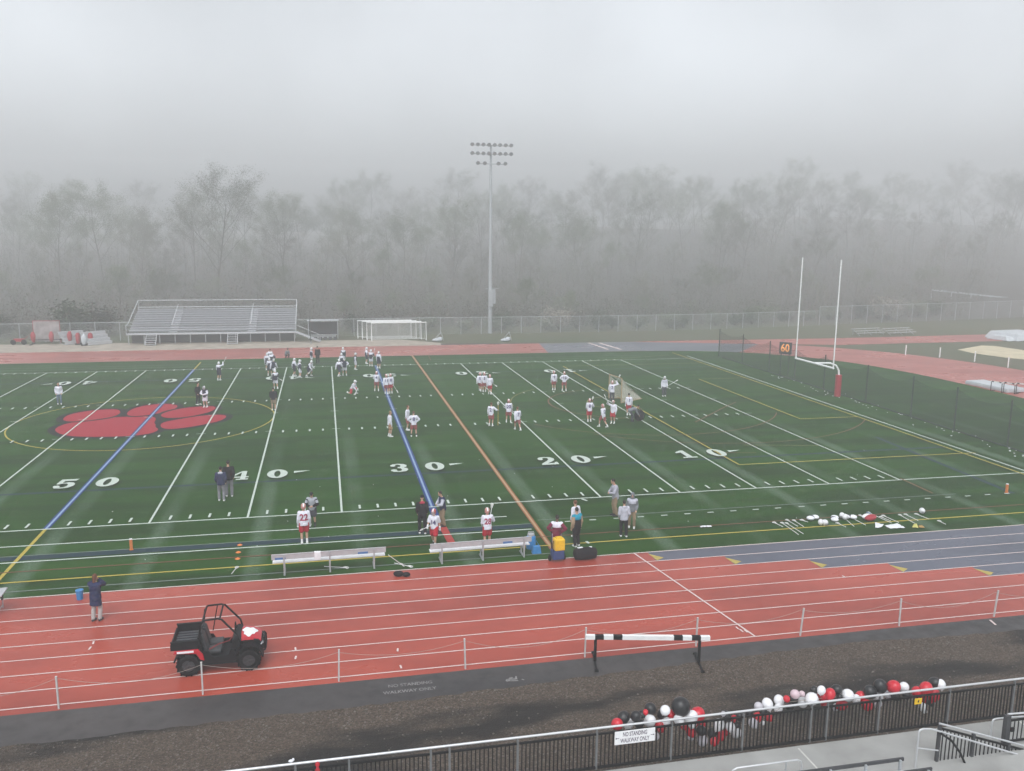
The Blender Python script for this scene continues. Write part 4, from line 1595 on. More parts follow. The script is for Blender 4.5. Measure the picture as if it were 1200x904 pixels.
def barrier_netting():
    t = thing('barrier_net', 'dark see-through ball netting on posts behind the end line', 'net')
    ys = [-5.5, 0.4, 5.77, 10.78, 15.7, 21.6, 27.9, 32.95, 38.29, 44.2, 49.7]
    x = 58.2
    first = None
    for y in ys:
        if first is None:
            first = MB().tube([(0, 0, -.1), (0, 0, 3.25)], .055, 8).build('post', M['dark_net_post'], t, loc=(x, y, 0))
        else:
            c = first.copy()
            COL.objects.link(c)
            c.location = (x + random.uniform(-.1, .1), y, 0)
    for a, b in zip(ys, ys[1:]):
        s_ = random.uniform(.35, .7)
        uv_panel('net_panel', ((x - .03, a, .03), (x - .03, b, .03), (x - .03, b, 3.1), (x - .03, a, 3.1)), 10, M['barrier_net'], t, lambda q: s_ * 4 * q * (1 - q))
    lo = MB()
    pts = []
    for a, b in zip(ys, ys[1:]):
        for i in range(6):
            pts.append((x - .05 + random.uniform(-.05, .05), a + (b - a) * i / 6, .05))
    lo.tube(pts, .055, 6).build('gathered_hem', M['dark_net_post'], t)
barrier_netting()

# white posts along the outer edge of the bend
for q in ((1061, 416), (1101, 419), (1142, 424), (1181, 431), (1208, 441)):
    o = MB().tube([(0, 0, 0), (0, 0, 1.15)], .07, 10).ell((0, 0, 1.15), (.075, .075, .04), 10, 5).build('marker_post', M['white_paint'], smooth=True, loc=gp(*q))
    tag(o, 'short white post along the outer edge of the far track bend', 'post', 'white posts round the far bend')

# landing mats, hurdles, low bleachers at the right
g = gp(1147, 456)
t = thing('landing_mat', 'low white landing mat on the far bend beyond the netting', 'mat', (75.0, 26.0, 0), R(4))
MB().box((0, 0, .15), (2.2, 5.0, .30)).build('foam_block', M['light_grey'], t, bev=.06)
MB().box((0, 0, .33), (2.1, 4.9, .06)).build('cover', M['light_grey'], t, bev=.02)
for i, q in enumerate(((1167, 459.5), (1182, 461), (1197, 462))):
    g = gp(*q)
    t = thing('hurdle', ['track hurdle with white bar nearest the landing mat', 'middle one of three track hurdles by the landing mat', 'outermost of three track hurdles by the landing mat'][i], 'hurdle', g, R(-75), 'hurdles by the landing mat')
    for s in (-.52, .52):
        MB().beam((s, 0, 0), (s, 0, .88), .05, .05).beam((s, 0, .03), (s, .65, .03), .05, .05).build('upright', M['black_metal'], t)
    MB().box((0, -.02, .93), (1.2, .03, .10)).build('bar', M['white_paint'], t)
    MB().box((-.36, -.04, .93), (.2, .012, .10)).box((.36, -.04, .93), (.2, .012, .10)).build('stripe', M['black_metal'], t)
t = thing('covered_landing_mat', 'big landing mat under a silver cover at the far right', 'mat', gp(1192, 397), R(8))
MB().box((0, 0, .5), (6.5, 5.5, 1.0), taper=.82).build('cover', M['light_grey'], t, bev=.15)
MB().box((-3.6, -.4, .3), (1.6, 3.6, .6), taper=.7).build('front_bun', M['light_grey'], t, bev=.1)
for q, lb in (((1021, 393), 'low pale bleacher left of two on the grass by the far fence'), ((1057, 392.5), 'low pale bleacher right of two on the grass by the far fence')):
    t = thing('low_bleacher', lb, 'bleachers', gp(*q), R(10), 'low bleachers by the far fence')
    for k in range(3):
        MB().box((0, k * .6, .35 + k * .25), (5.2, .3, .05)).build('seat_plank', M['dull_alu'], t)
    f = MB()
    for x in (-2.2, 0, 2.2):
        f.beam((x, -.1, 0), (x, 1.4, .8), .06, .08).beam((x, 1.3, 0), (x, 1.3, .8), .06, .06)
    f.build('frame', M['galv'], t)
# guard rail on the slope
ga, gb = gy(1092, 340, 118), gy(1225, 354, 122)
t = thing('guard_rail', 'pale guard rail of a road on the foggy slope at right', 'railing', ga)
MB().beam((0, 0, 0), gb - ga, .08, .35).build('rail', M['galv'], t)
for i in range(7):
    q = (gb - ga) * (i / 6)
    zg = hill(ga.x + q.x, ga.y + q.y) - ga.z
    MB().beam((q.x, q.y, zg - .2), (q.x, q.y, q.z), .14, .14).build('post', M['galv'], t)

# blocking sled, dummy, board, cart (far left)
def blocking_sled():
    t = thing('blocking_sled', 'five pad blocking sled with red pads beside the far track', 'blocking sled', gp(60, 404))
    f = MB()
    f.beam((-2.6, .5, .55), (2.6, .5, .55), .10, .10)
    for x in (-2.2, 2.2):
        f.beam((x, -.6, .06), (x, 1.4, .06), .10, .08).beam((x, .3, .06), (x, .5, .55), .07, .07)
    f.build('frame', M['black_metal'], t)
    for i in range(3):
        x = -1.9 + i * 2.05
        a = MB()
        a.beam((x, .5, .55), (x, -.1, .55), .08, .08)
        a.build('arm', M['black_metal'], t)
        MB().tube([(x, -.15, .35), (x, -.18, .6), (x, -.22, 1.2), (x, -.12, 1.45), (x, -.1, 1.62)], [.12, .24, .30, .20, .13], 10).build('pad', M['red_pad'], t, smooth=True)
blocking_sled()
for q, lb in (((92, 404), 'red tackling dummy left of the grey one by the small bleachers'), ((106.5, 404), 'red tackling dummy right of the grey one by the small bleachers')):
    t = thing('tackling_dummy', lb, 'dummy', gp(*q), 0, 'tackling dummies beside the far track')
    MB().tube([(0, 0, .12), (0, 0, .5), (0, 0, 1.2), (0, 0, 1.45)], [.20, .26, .28, .15], 12).build('pad', M['red_pad'], t, smooth=True)
    MB().tube([(0, 0, 0), (0, 0, .14)], .38, 12).build('foot', M['black_plastic'], t)
t = thing('tackling_dummy', 'grey tackling dummy between two red ones by the small bleachers', 'dummy', gp(99, 405), 0, 'tackling dummies beside the far track')
MB().tube([(0, 0, .12), (0, 0, .5), (0, 0, 1.1), (0, 0, 1.3), (0, 0, 1.5)], [.22, .32, .30, .14, .05], 12).build('pad', M['light_grey'], t, smooth=True)
MB().tube([(0, 0, 0), (0, 0, .14)], .38, 12).build('foot', M['black_plastic'], t)
t = thing('practice_board', 'pale square practice board with red edge at the far left', 'board', (-20.6, 73.4, 0), R(-3))
MB().box((0, 0, 1.45), (3.0, .08, 2.5)).build('panel', mat('mottled_board', (.30, .27, .27), .7, .35, 1.2), t)
MB().tube([(-1.55, 0, 0), (-1.55, 0, 2.75), (1.55, 0, 2.75), (1.55, 0, 0)], .05, 6).build('frame', M['red_pad'], t)
t = thing('equipment_cart', 'small red wheeled cart in front of the practice board', 'cart', gp(23, 404))
MB().box((0, 0, .55), (1.1, .6, .35)).tube([(.5, 0, .6), (1.0, 0, 1.0)], .03, 6).build('tray', M['red_pad'], t)
for x in (-.6, .6):
    MB().tube([(x, -.35, .32), (x, -.28, .32)], .32, 14).build('wheel', M['rubber'], t)

# ------------------------------------------------------------------ lacrosse goal by the crease
def lacrosse_goal():
    t = thing('lacrosse_goal', 'large lacrosse practice goal with pale netting and tan posts', 'goal', (37.15, 25.9, 0), R(-82))
    # mouth faces local -Y; the net runs back to a point
    w, h, dpt = 2.3, 2.1, 2.6
    fr = MB()
    fr.tube([(-w / 2, 0, 0), (-w / 2, 0, h), (w / 2, 0, h), (w / 2, 0, 0)], .05, 8)
    fr.tube([(-w / 2, 0, .03), (0, dpt, .03), (w / 2, 0, .03)], .04, 6)
    fr.build('frame', mat('tan_goal_pipe', (0.36, 0.26, 0.15), 0.5, 0.1, 5), t)
    for s in (-1, 1):
        uv_panel('side_net', ((s * w / 2, 0, .02), (0, dpt, .02), (0, dpt * .95, .12), (s * w / 2, 0, h)), 12, M['netting'], t, lambda q: .35 * math.sin(PI * q) * (1 - q))
    uv_panel('top_net', ((-w / 2, 0, h - .02), (w / 2, 0, h - .02), (.02, dpt * .96, .12), (-.02, dpt * .96, .12)), 4, M['netting'], t)
    return t
lacrosse_goal()
g = gp(749, 493)
t = thing('equipment_bag', 'black ball bag slumped on the turf beside the bent figure', 'bag', g)
MB().ell((0, 0, .42), (.42, .34, .44), 14, 10).build('sack', M['black_cloth'] if 'black_cloth' in M else M['black_plastic'], t, smooth=True)
MB().tube([(-.1, 0, .82), (0, 0, .98), (.12, 0, .83)], .03, 6).build('handle', M['black_plastic'], t)

# ------------------------------------------------------------------ sideline furniture
def team_bench(feet, x_ext, label, stickers):
    gs = [gp(*f) for f in feet]
    a, b = gs[0], gs[-1]
    d = (b - a).normalized()
    rz = math.atan2(d.y, d.x)
    t = thing('team_bench', label, 'bench', a, rz, 'aluminium benches along the track')
    L = (b - a).length
    x0, x1 = -x_ext[0], L + x_ext[1]
    MB().box(((x0 + x1) / 2, .06, .775), (x1 - x0, .04, .21)).box(((x0 + x1) / 2, .06, .892), (x1 - x0, .07, .022)).build('backrest', M['dull_alu'], t, bev=.006)
    MB().box(((x0 + x1) / 2, .40, .47), (x1 - x0 - .05, .36, .045)).build('seat', M['bench_white'], t, bev=.008)  # aluminium seat, sky brightness on its top put into the colour
    for g in gs:
        x = (g - a).dot(d)
        lg = MB().beam((x, 0, 0), (x, 0, .86), .07, .06).beam((x, 0, .40), (x, .56, .40), .06, .06).beam((x, .50, 0), (x, .50, .41), .06, .06).beam((x, -.05, .03), (x, .7, .03), .07, .05)
        lg.build('leg', M['galv'], t)
    for x in stickers:
        MB().box((x, .034, .72), (.42, .012, .09)).build('sticker', M['sticker_blue'], t)
    return t, rz
b1, rz1 = team_bench([(333.5, 674.5), (387, 670.3), (438.7, 666.5)], (.5, .5), 'longer aluminium bench in front of the number 22 player', (-.15, 3.2))
b2, rz2 = team_bench([(518, 661), (566, 657), (614, 653)], (.5, .35), 'aluminium bench to the right, in front of players 14 and 28', (2.9,))
g = b1.location
t = thing('towel', 'white towel hung over the middle of the longer bench', 'towel', (g.x + 1.35, g.y + .13 - .085, .9), rz1)
MB().loft([[(x - .13, y, z), (x + .13, y, z - .01), (x + .13, y + .012, z - .01), (x - .13, y + .012, z)] for y, z in ((-.005, -.33), (-.02, -.15), (-.015, .0), (.03, .022), (.09, .012), (.115, -.12)) for x in (0,)]).build('cloth', M['cloth_white'], t, smooth=True)
lacrosse_stick(gp(455, 650.5, .75), gp(473, 663.5, .1), 'stick leaning off the right end of the longer bench', 'sticks by the benches')
lacrosse_stick(gp(380, 664, .03), gp(408, 665.5, .03), 'stick lying on the turf under the longer bench', 'sticks by the benches')
lacrosse_stick(gp(462, 660, .02), gp(483, 664.5, .02), 'stick lying flat beyond the end of the longer bench', 'sticks by the benches')
t = thing('black_bag', 'small black gear bundle lying on the red track below the benches', 'bag', gp(470.5, 675.5), R(-12))
MB().ell((-.12, 0, .11), (.22, .15, .12), 12, 8).build('pouch', M['black_plastic'], t, smooth=True)
MB().ell((.2, -.02, .09), (.17, .13, .10), 12, 8).build('flap', M['black_plastic'], t, smooth=True)
t = thing('duffel_bag', 'big black duffel bag with white labels at the track edge', 'bag', gp(685.5, 655.5), R(2))
MB().tube([(-.52, 0, .25), (-.47, 0, .26), (-.2, 0, .27), (.2, 0, .27), (.47, 0, .26), (.52, 0, .25)], [.12, .23, .27, .27, .23, .12], 14).build('body', M['black_cloth'] if 'black_cloth' in M else M['black_plastic'], t, smooth=True)
MB().box((-.22, .05, .53), (.24, .12, .02)).box((.25, .02, .535), (.12, .1, .02)).build('label_patch', M['cloth_white'], t)
MB().tube([(-.3, -.1, .5), (-.1, -.2, .62), (.1, -.2, .62), (.3, -.1, .5)], .018, 6).build('handle', M['black_plastic'], t)

def water_cart():
    t = thing('water_cart', 'yellow tank on a blue two wheeled water cart at the track edge', 'cart', gp(653, 657), R(4))
    MB().box((0, 0, .30), (.52, .42, .40)).build('tub', M['navy_plastic'], t, bev=.04)
    MB().box((.05, -.02, .76), (.46, .40, .52)).build('tank', M['yellow_plastic'], t, bev=.05)
    MB().box((.05, -.02, 1.04), (.30, .25, .06)).build('lid', M['yellow_plastic'], t, bev=.02)
    for s in (-1, 1):
        MB().tube([(s * .30, .05, .13), (s * .36, .05, .13)], .13, 14).build('wheel', M['rubber'], t)
    MB().tube([(-.2, .22, .1), (-.2, .26, 1.25), (.2, .26, 1.25), (.2, .22, .1)], .022, 8).build('handle', M['black_metal'], t)
    MB().tube([(-.24, -.2, .5), (-.30, -.26, .7), (-.28, -.24, 1.0)], .016, 6).build('hose', M['black_plastic'], t)
water_cart()
def jug(g, label, s=1.0):
    t = thing('water_jug', label, 'water jug', g, 0, 'blue water containers')
    MB().tube([(0, 0, 0), (0, 0, .06), (0, 0, .50), (0, 0, .56)], [.16 * s, .18 * s, .18 * s, .13 * s], 16).build('body', M['blue_plastic'], t, smooth=True)
    MB().tube([(0, 0, .56), (0, 0, .64)], .12 * s, 14).build('lid', M['dull_alu'], t, smooth=True)
    MB().tube([(-.13 * s, 0, .56), (-.1 * s, 0, .72), (.1 * s, 0, .72), (.13 * s, 0, .56)], .014, 6).build('handle', M['dull_alu'], t)
    t.scale = (s, s, s)
jug(gp(622, 643), 'big blue water jug standing behind the right bench end', 1.1)
t = thing('bottle_carrier', 'blue bottle carrier on the turf between bench and water cart', 'carrier', gp(628.5, 648.5))
MB().box((0, 0, .18), (.42, .26, .34), taper=.75).build('basket', M['blue_plastic'], t, bev=.02)
MB().tube([(-.12, 0, .34), (0, 0, .58), (.12, 0, .34)], .016, 6).build('handle', M['blue_plastic'], t)
t = thing('recycling_tub', 'small blue tub on the track left of the navy coat person', 'tub', gp(93.8, 702.5))
MB().tube([(0, 0, 0), (0, 0, .36)], [.11, .135], 14).build('body', M['blue_plastic'], t, smooth=True)
MB().tube([(0, 0, .355), (0, 0, .38)], .145, 14).build('rim', M['blue_plastic'], t, smooth=True)
def pylon(g, label):
    t = thing('pylon', label, 'pylon', g, R(20), 'orange field pylons')
    MB().box((0, 0, .25), (.115, .115, .46)).build('body', M['orange'], t, bev=.012)
    MB().box((0, 0, .495), (.116, .116, .03)).build('top_band', M['cloth_white'], t)
    MB().box((0, 0, .012), (.15, .15, .024)).build('base', M['orange'], t)
pylon(gp(154, 644.5), 'orange pylon on the near sidelines above the navy coat person')
pylon(gp(1179.5, 577.5), 'orange pylon near the far right field corner')
for q, lb in (((281, 639), 'orange disc cone farthest of three in a short row'), ((279.3, 647.5), 'orange disc cone in the middle of three in a row'), ((278.5, 655), 'orange disc cone nearest the benches of three in a row')):
    t = MB().tube([(0, 0, .0), (0, 0, .01), (0, 0, .042), (0, 0, .044)], [.115, .11, .05, .035], 18).build('disc_cone', M['orange'], smooth=True, loc=gp(*q))
    tag(t, lb, 'cone', 'orange disc cones')
g = gp(271.5, 673)
lacrosse_stick(V((g.x, g.y, .02)), V((g.x + .16, g.y + .75, .02)), 'short white stick lying on the turf left of the longer bench', 'sticks by the benches')
# table cut by the left edge
t = thing('folding_table', 'grey folding table at the left edge of the track', 'table', (gp(8.5, 690, .74).x - .93, gp(8.5, 690, .74).y - .38, 0), R(4))
MB().box((0, 0, .74), (1.9, .80, .05)).build('tabletop', M['dull_alu'], t, bev=.012)
for s in (-1, 1):
    MB().tube([(s * .75, -.33, 0), (s * .78, -.33, .72)], .02, 6).tube([(s * .75, .33, 0), (s * .78, .33, .72)], .02, 6).tube([(s * .75, -.33, .12), (s * .75, .33, .12)], .016, 6).build('leg', M['galv'], t)
MB().box((.93, -.3, .66), (.05, .12, .16)).build('clamp', M['black_metal'], t)

# sticks and gear laid out on the right sideline
def zp(x, y):
    return gp(890 + x / 5.4545, 590 + y / 5.4545, .02)
lay = [((250, 200), (140, 122)), ((280, 195), (168, 124)), ((245, 147), (172, 104)), ((284, 150), (215, 106)), ((553, 152), (492, 124)), ((605, 148), (545, 96)), ((680, 140), (588, 92)), ((845, 126), (690, 56)), ((890, 122), (785, 76)), ((1000, 132), (893, 72)), ((1014, 110), (928, 68)), ((1085, 101), (995, 66)), ((838, 112), (770, 84)), ((1190, 134), (1142, 110)), ((310, 120), (262, 104)), ((150, 150), (88, 120)), ((668, 96), (640, 74))]
for i, (a, b) in enumerate(lay):
    words = ['longest stick at the bench side end of the laid out gear', 'second long stick beside the longest one in the gear row', 'stick with reddish head third in the gear row', 'stick fourth in the gear row, before the white helmets', 'pale stick between the white pads in the gear row', 'stick just past the white pads in the gear row', 'stick whose head touches the second white pad pair', 'long stick with aqua head by the red bag', 'stick just past the red bag in the gear row', 'stick reaching to the yellow vest in the gear row', 'stick beyond the one reaching the yellow vest', 'stick by the last white helmet of the gear row', 'stick between the red bag and the white sheet top', 'bare stick alone at the far end of the gear row', 'short stick fifth in the gear row', 'stick nearest the pale grey sweatshirt person in the gear row', 'short stick beside the red bag, nearer the pads']
    lacrosse_stick(zp(*a), zp(*b), words[i], 'sticks laid out on the sideline', head='blue_plastic' if i == 7 else 'white_plastic')
def helmet_on_ground(g, rz, label, dark=False):
    t = thing('lacrosse_helmet', label, 'helmet', g, rz, 'white helmets in the gear row')
    MB().ell((0, .02, .15), (.13, .16, .15), 14, 10).build('shell', M['helmet_white'], t, smooth=True)
    f = MB()
    for z in (.06, .10, .14):
        f.tube([(.12 * math.cos(R(a)), -.05 - .13 * math.sin(R(a)), z) for a in range(0, 181, 20)], .007, 5)
    f.build('face_mask', M['dark_grey'], t)
def shoulder_pads(g, rz, label):
    t = thing('shoulder_pads', label, 'shoulder pads', g, rz, 'pads in the gear row')
    for s in (-1, 1):
        MB().ell((s * .17, 0, .10), (.20, .19, .10), 12, 8).build('shoulder_cup', M['cloth_white'], t, smooth=True)
    MB().ell((0, .05, .10), (.16, .16, .09), 12, 8).build('chest_plate', M['glove_dark'] if 'glove_dark' in M else M['dark_grey'], t, smooth=True)
shoulder_pads(zp(340, 103), .3, 'white shoulder pads with dark centre before the white gloves')
shoulder_pads(zp(575, 98), -.3, 'white shoulder pads in the middle of the gear row')
shoulder_pads(zp(480, 108), 1.0, 'white shoulder pads beside the pale stick')
helmet_on_ground(zp(420, 142), .6, 'white helmet lying nearest the blue track left of the white sheet')
helmet_on_ground(zp(525, 96), -.8, 'white helmet between the two middle shoulder pads')
helmet_on_ground(zp(548, 104), 1.9, 'white helmet touching the middle shoulder pads')
helmet_on_ground(zp(1040, 66), .2, 'white helmet farthest right in the gear row')
helmet_on_ground(zp(390, 138), 2.4, 'white helmet just left of another near the blue track')
t = thing('gear_bag', 'red gear bag with pale top in the gear row', 'bag', zp(708, 108), .4)
MB().ell((0, 0, .14), (.42, .22, .15), 14, 8).build('body', M['red_pad'], t, smooth=True)
MB().ell((-.05, .18, .17), (.34, .16, .12), 12, 8).build('top_flap', M['cloth_white'], t, smooth=True)
def ground_cloth(pts, label, name, m):
    ps = [zp(*p) for p in pts]
    mb = MB()
    n = 7
    vs = []
    for i in range(n + 1):
        for j in range(n + 1):
            u, w = i / n, j / n
            p = ps[0].lerp(ps[1], u).lerp(ps[3].lerp(ps[2], u), w)
            vs.append((p.x, p.y, .03 + .035 * random.random()))
    fs = [(i * (n + 1) + j, (i + 1) * (n + 1) + j, (i + 1) * (n + 1) + j + 1, i * (n + 1) + j + 1) for i in range(n) for j in range(n)]
    o = mb.add(vs, fs).build(name, m, smooth=True)
    sf = o.modifiers.new('thickness', 'SOLIDIFY')
    sf.thickness = .012
    return tag(o, label, 'cloth')
ground_cloth([(838, 165), (930, 160), (880, 132), (800, 147)], 'white sheet spread flat beside the blue track', 'white_sheet', M['cloth_white'])
ground_cloth([(740, 160), (775, 158), (795, 140), (738, 126)], 'crumpled white towel left of the white sheet', 'white_towel', M['cloth_white'])
ground_cloth([(975, 158), (1015, 160), (1005, 132), (985, 138)], 'yellow vest dropped at the track edge', 'yellow_vest', mat('yellow_cloth', (.55, .52, .16), .85, .15, 9))
ground_cloth([(1022, 158), (1055, 158), (1040, 142), (1015, 146)], 'small tan cloth beside the yellow vest', 'tan_cloth', mat('tan_cloth', (.42, .26, .08), .85, .2, 9))
ground_cloth([(-382, 155), (-305, 151), (-311, 144), (-376, 147)], 'small white cloth on the turf right of the sideline group', 'white_rag', M['cloth_white'])

# ------------------------------------------------------------------ rope line beside the track
def rope_fence():
    pts = [(x, -16.86, 0) for x in (-11.0, -6.95, -2.9, 1.1, 5.15, 9.19, 13.26, 17.3, 21.35, 25.35, 29.32, 33.3, 37.33, 41.4)]
    t = thing('rope_fence', 'line of short white posts with a sagging rope along the track', 'rope fence')
    first = None
    for i, p in enumerate(pts):
        if first is None:
            mb = MB().box((0, 0, .52), (.045, .045, 1.04)).box((0, 0, 1.05), (.055, .055, .02))
            first = mb.build('post', mat('dull_white_post', (.52, .50, .49), .6, .12, 3), t, loc=p)
        else:
            c = first.copy()
            COL.objects.link(c)
            c.location = p
            c.rotation_euler = (random.uniform(-.04, .04), random.uniform(-.03, .05), random.uniform(-.2, .2))
    for i, (a, b) in enumerate(zip(pts, pts[1:])):
        s_ = (.34, .30, .26, .42)[i % 4]
        MB().tube([(a[0] + (b[0] - a[0]) * k / 14, -16.83, .97 - s_ * 4 * (k / 14) * (1 - k / 14)) for k in range(15)], .006, 5).build('rope', M['rope'], t)
rope_fence()

def steeple_barrier():
    l = (gp(693, 766) + gp(701.5, 787)) / 2
    r = (gp(812.5, 766.7) + gp(825, 788.5)) / 2
    d = (r - l)
    rz = math.atan2(d.y, d.x)
    t = thing('steeplechase_barrier', 'black and white striped barrier beam on black legs beside the track', 'barrier', l, rz)
    L = d.length
    x0, x1 = -.33, L + .33
    z = .90
    segs = [(0, .075, 0), (.075, .145, 1), (.145, .222, 0), (.222, .295, 1), (.295, .708, 0), (.708, .78, 1), (.78, .853, 0), (.853, .925, 1), (.925, 1, 0)]
    whole = MB()
    for a, b, k in segs:
        A, B = x0 + (x1 - x0) * a, x0 + (x1 - x0) * b
        whole.box(((A + B) / 2, 0, z), (B - A, .127, .14), mi=k)
    whole.build('beam', [M['white_paint'], M['black_metal']], t, bev=0)
    for x in (.0, L):
        MB().beam((x, 0, .05), (x, 0, z - .07), .06, .09).build('leg', M['black_metal'], t)
        MB().beam((x, -.62, .03), (x, .62, .03), .06, .05).box((x, -.62, .03), (.12, .08, .06)).box((x, .62, .03), (.12, .08, .06)).build('foot', M['black_metal'], t)
steeple_barrier()

# ------------------------------------------------------------------ utility vehicle
def utility_vehicle():
    t = thing('utility_vehicle', 'black and red two seat utility vehicle with open roll cage on the track', 'utility vehicle', (9.53, -14.95, 0), R(0.5))
    bp, bk, rd = M['black_plastic'], M['black_metal'], M['red_paint']
    # chassis tub and side sills
    c = MB()
    c.box((-.05, 0, .40), (2.5, .95, .14))
    c.box((-.05, 0, .33), (1.25, 1.05, .06))
    c.box((-.95, 0, .58), (.7, .8, .30))
    ch = c.build('chassis', bp, t, bev=.03)
    for s in (-1, 1):
        MB().prism([(-.55, .34), (.50, .34), (.58, .46), (.52, .72), (.38, .80), (.30, .60), (-.18, .58), (-.28, .78), (-.60, .80), (-.62, .5)], 'y', s * .60, s * .64).build('side_panel', bp, t, bev=.012)
        MB().box((.02, s * .57, .335), (1.15, .16, .05)).build('side_step', bk, t, bev=.015)
    # front bodywork
    nose = MB()
    nose.prism([(.52, .50), (.60, 1.02), (.95, 1.02), (1.22, .93), (1.36, .78), (1.36, .55), (1.20, .50)], 'y', -.42, .42)
    nose.build('front_body', bp, t, bev=.04)
    hd = MB()
    prof = [(.58, 1.045), (.80, 1.055), (1.02, 1.035), (1.20, .975), (1.30, .90)]
    rings = []
    for x, z in prof:
        w = .50 - (x - .58) * .16
        rings.append([(x, -w, z - .09), (x, -w * .94, z - .015), (x, -w * .5, z + .014), (x, 0, z + .020), (x, w * .5, z + .014), (x, w * .94, z - .015), (x, w, z - .09), (x, w * .5, z - .07), (x, -w * .5, z - .07)])
    hd.loft(rings)
    hood = hd.build('hood', rd, t, smooth=True)
    # pale wrap on the hood: blotchy white shape with a darker centre
    st = MB()
    rng = random.Random(3)
    def hz_(x, y):
        i = max(k for k in range(len(prof) - 1) if prof[k][0] <= x or k == 0)
        (xa, za), (xb, zb) = prof[i], prof[i + 1]
        z = za + (zb - za) * (x - xa) / (xb - xa)
        return z + .020 - .008 * abs(y) / .25 - (.02 * max(0, abs(y) - .25) / .2) + .008
    n = 30
    outl = []
    for k in range(n):
        a = 2 * PI * k / n
        r = 1 + .16 * math.sin(3 * a + .5) + .10 * math.sin(7 * a)
        outl.append((.93 + .22 * r * math.cos(a), -.03 + .30 * r * math.sin(a)))
    vs = [(.93, -.03, hz_(.93, -.03))]
    for fr in (.4, .75, 1):
        for x, y in outl:
            X, Y = .93 + (x - .93) * fr, -.03 + (y + .03) * fr
            vs.append((X, Y, hz_(X, Y)))
    fs = [(0, 1 + k, 1 + (k + 1) % n) for k in range(n)]
    for q in range(2):
        fs += [(1 + q * n + k, 1 + (q + 1) * n + k, 1 + (q + 1) * n + (k + 1) % n, 1 + q * n + (k + 1) % n) for k in range(n)]
    st.add(vs, fs)
    st.build('hood_sticker', M['sticker_white'], hood, smooth=True)
    for s in (-1, 1):
        fd = MB()
        cx, cz = .92, .38
        pts_o, pts_i = [], []
        for i in range(9):
            a = R(8 + 150 * i / 8)
            pts_o.append((cx + .47 * math.cos(a), cz + .50 * math.sin(a)))
            pts_i.append((cx + .42 * math.cos(a), cz + .44 * math.sin(a)))
        fd.prism(pts_o + pts_i[::-1], 'y', s * .40, s * .70)
        fd.build('front_fender', bp, t, bev=.01)
        rf = MB()
        cx = -.92
        pts_o, pts_i = [], []
        for i in range(9):
            a = R(18 + 145 * i / 8)
            pts_o.append((cx + .46 * math.cos(a), cz + .52 * math.sin(a)))
            pts_i.append((cx + .41 * math.cos(a), cz + .44 * math.sin(a)))
        rf.prism(pts_o + pts_i[::-1], 'y', s * .48, s * .72)
        rf.build('rear_fender_liner', bp, t, bev=.01)
        rr = MB()
        rr.prism([(-1.36, .80), (-1.30, .91), (-.60, .91), (-.46, .72), (-.42, .52), (-.54, .56), (-.66, .77), (-1.26, .82)], 'y', s * .66, s * .735)
        fen = rr.build('rear_fender', rd, t, bev=.015)
        MB().box((-.98, s * .741, .865), (.50, .010, .065)).build('fender_sticker', M['sticker_white'], fen)
        h = MB().ell((1.30, s * .31, .77), (.07, .12, .075), 12, 8).build('headlight', M['light_grey'], t, smooth=True)
        MB().tube([(1.27, s * .31, .77), (1.34, s * .31, .77)], .09, 12).build('headlight_bezel', bk, h)
    # dash, wheel, seats
    dsh = MB().prism([(.40, .78), (.42, 1.02), (.55, 1.12), (.70, 1.06), (.68, .78)], 'y', -.52, .52)
    d_ = dsh.build('dashboard', bp, t, bev=.03)
    MB().tube([(.46, .28 + .17 * math.cos(2 * PI * i / 18), 1.10 + .17 * math.sin(2 * PI * i / 18)) for i in range(18)], .016, 6, closed=True).tube([(.60, .28, 1.03), (.46, .28, 1.10)], .022, 6).tube([(.46, .12, 1.10), (.46, .44, 1.10)], .012, 6).build('steering_wheel', bk, t, smooth=True)
    for y in (-.27, .27):
        s_ = MB()
        s_.box((-.16, y, .66), (.48, .42, .14))
        s_.box((-.45, y, .98), (.13, .42, .58), M=Matrix.Rotation(R(-14), 3, 'Y'))
        s_.box((-.53, y, 1.26), (.10, .26, .16), M=Matrix.Rotation(R(-14), 3, 'Y'))
        s_.build('seat', M['dark_grey'], t, bev=.045)
    MB().tube([(-.30, -.45, .75), (-.02, -.35, .86), (.28, -.05, .80), (.40, .1, .90)], .022, 6).build('seat_belt', mat('dark_red_strap', (.20, .03, .03), .7), t)
    # cargo bed
    b = MB()
    b.box((-.98, 0, .92), (.80, 1.30, .05))
    for s in (-1, 1):
        b.box((-.98, s * .655, 1.05), (.84, .045, .28))
        b.box((-.98, s * .665, 1.195), (.88, .085, .035))
    b.box((-.575, 0, 1.09), (.045, 1.33, .36))
    b.box((-.575, 0, 1.275), (.085, 1.36, .035))
    bed = b.build('cargo_bed', bp, t, bev=.012)
    rb = MB()
    for i in range(7):
        y = -.54 + i * .18
        rb.box((-.98, y, .952), (.74, .085, .016))
    rb.build('bed_rib', mat('grey_bed_plastic', (.075, .08, .09), .4, .3, 7), bed, bev=.005)  # ribs in a lighter grey than the black bed
    tg = MB()
    tg.box((-1.41, 0, .99), (.045, 1.28, .20))
    for i in range(4):
        tg.box((-1.438, -.45 + i * .3, .99), (.014, .2, .14))
    tg.build('tailgate', bp, t, bev=.012)
    # roll cage
    cg = MB()
    r = .031
    for s in (-1, 1):
        cg.tube([(-.52, s * .60, .74), (-.56, s * .60, 1.30), (-.50, s * .585, 1.66), (-.40, s * .565, 1.80), (.02, s * .555, 1.82), (.14, s * .56, 1.78), (.60, s * .585, 1.22), (.66, s * .58, .98)], r, 8)
        cg.tube([(-.62, s * .60, .92), (-.53, s * .595, 1.42)], r * .9, 8)
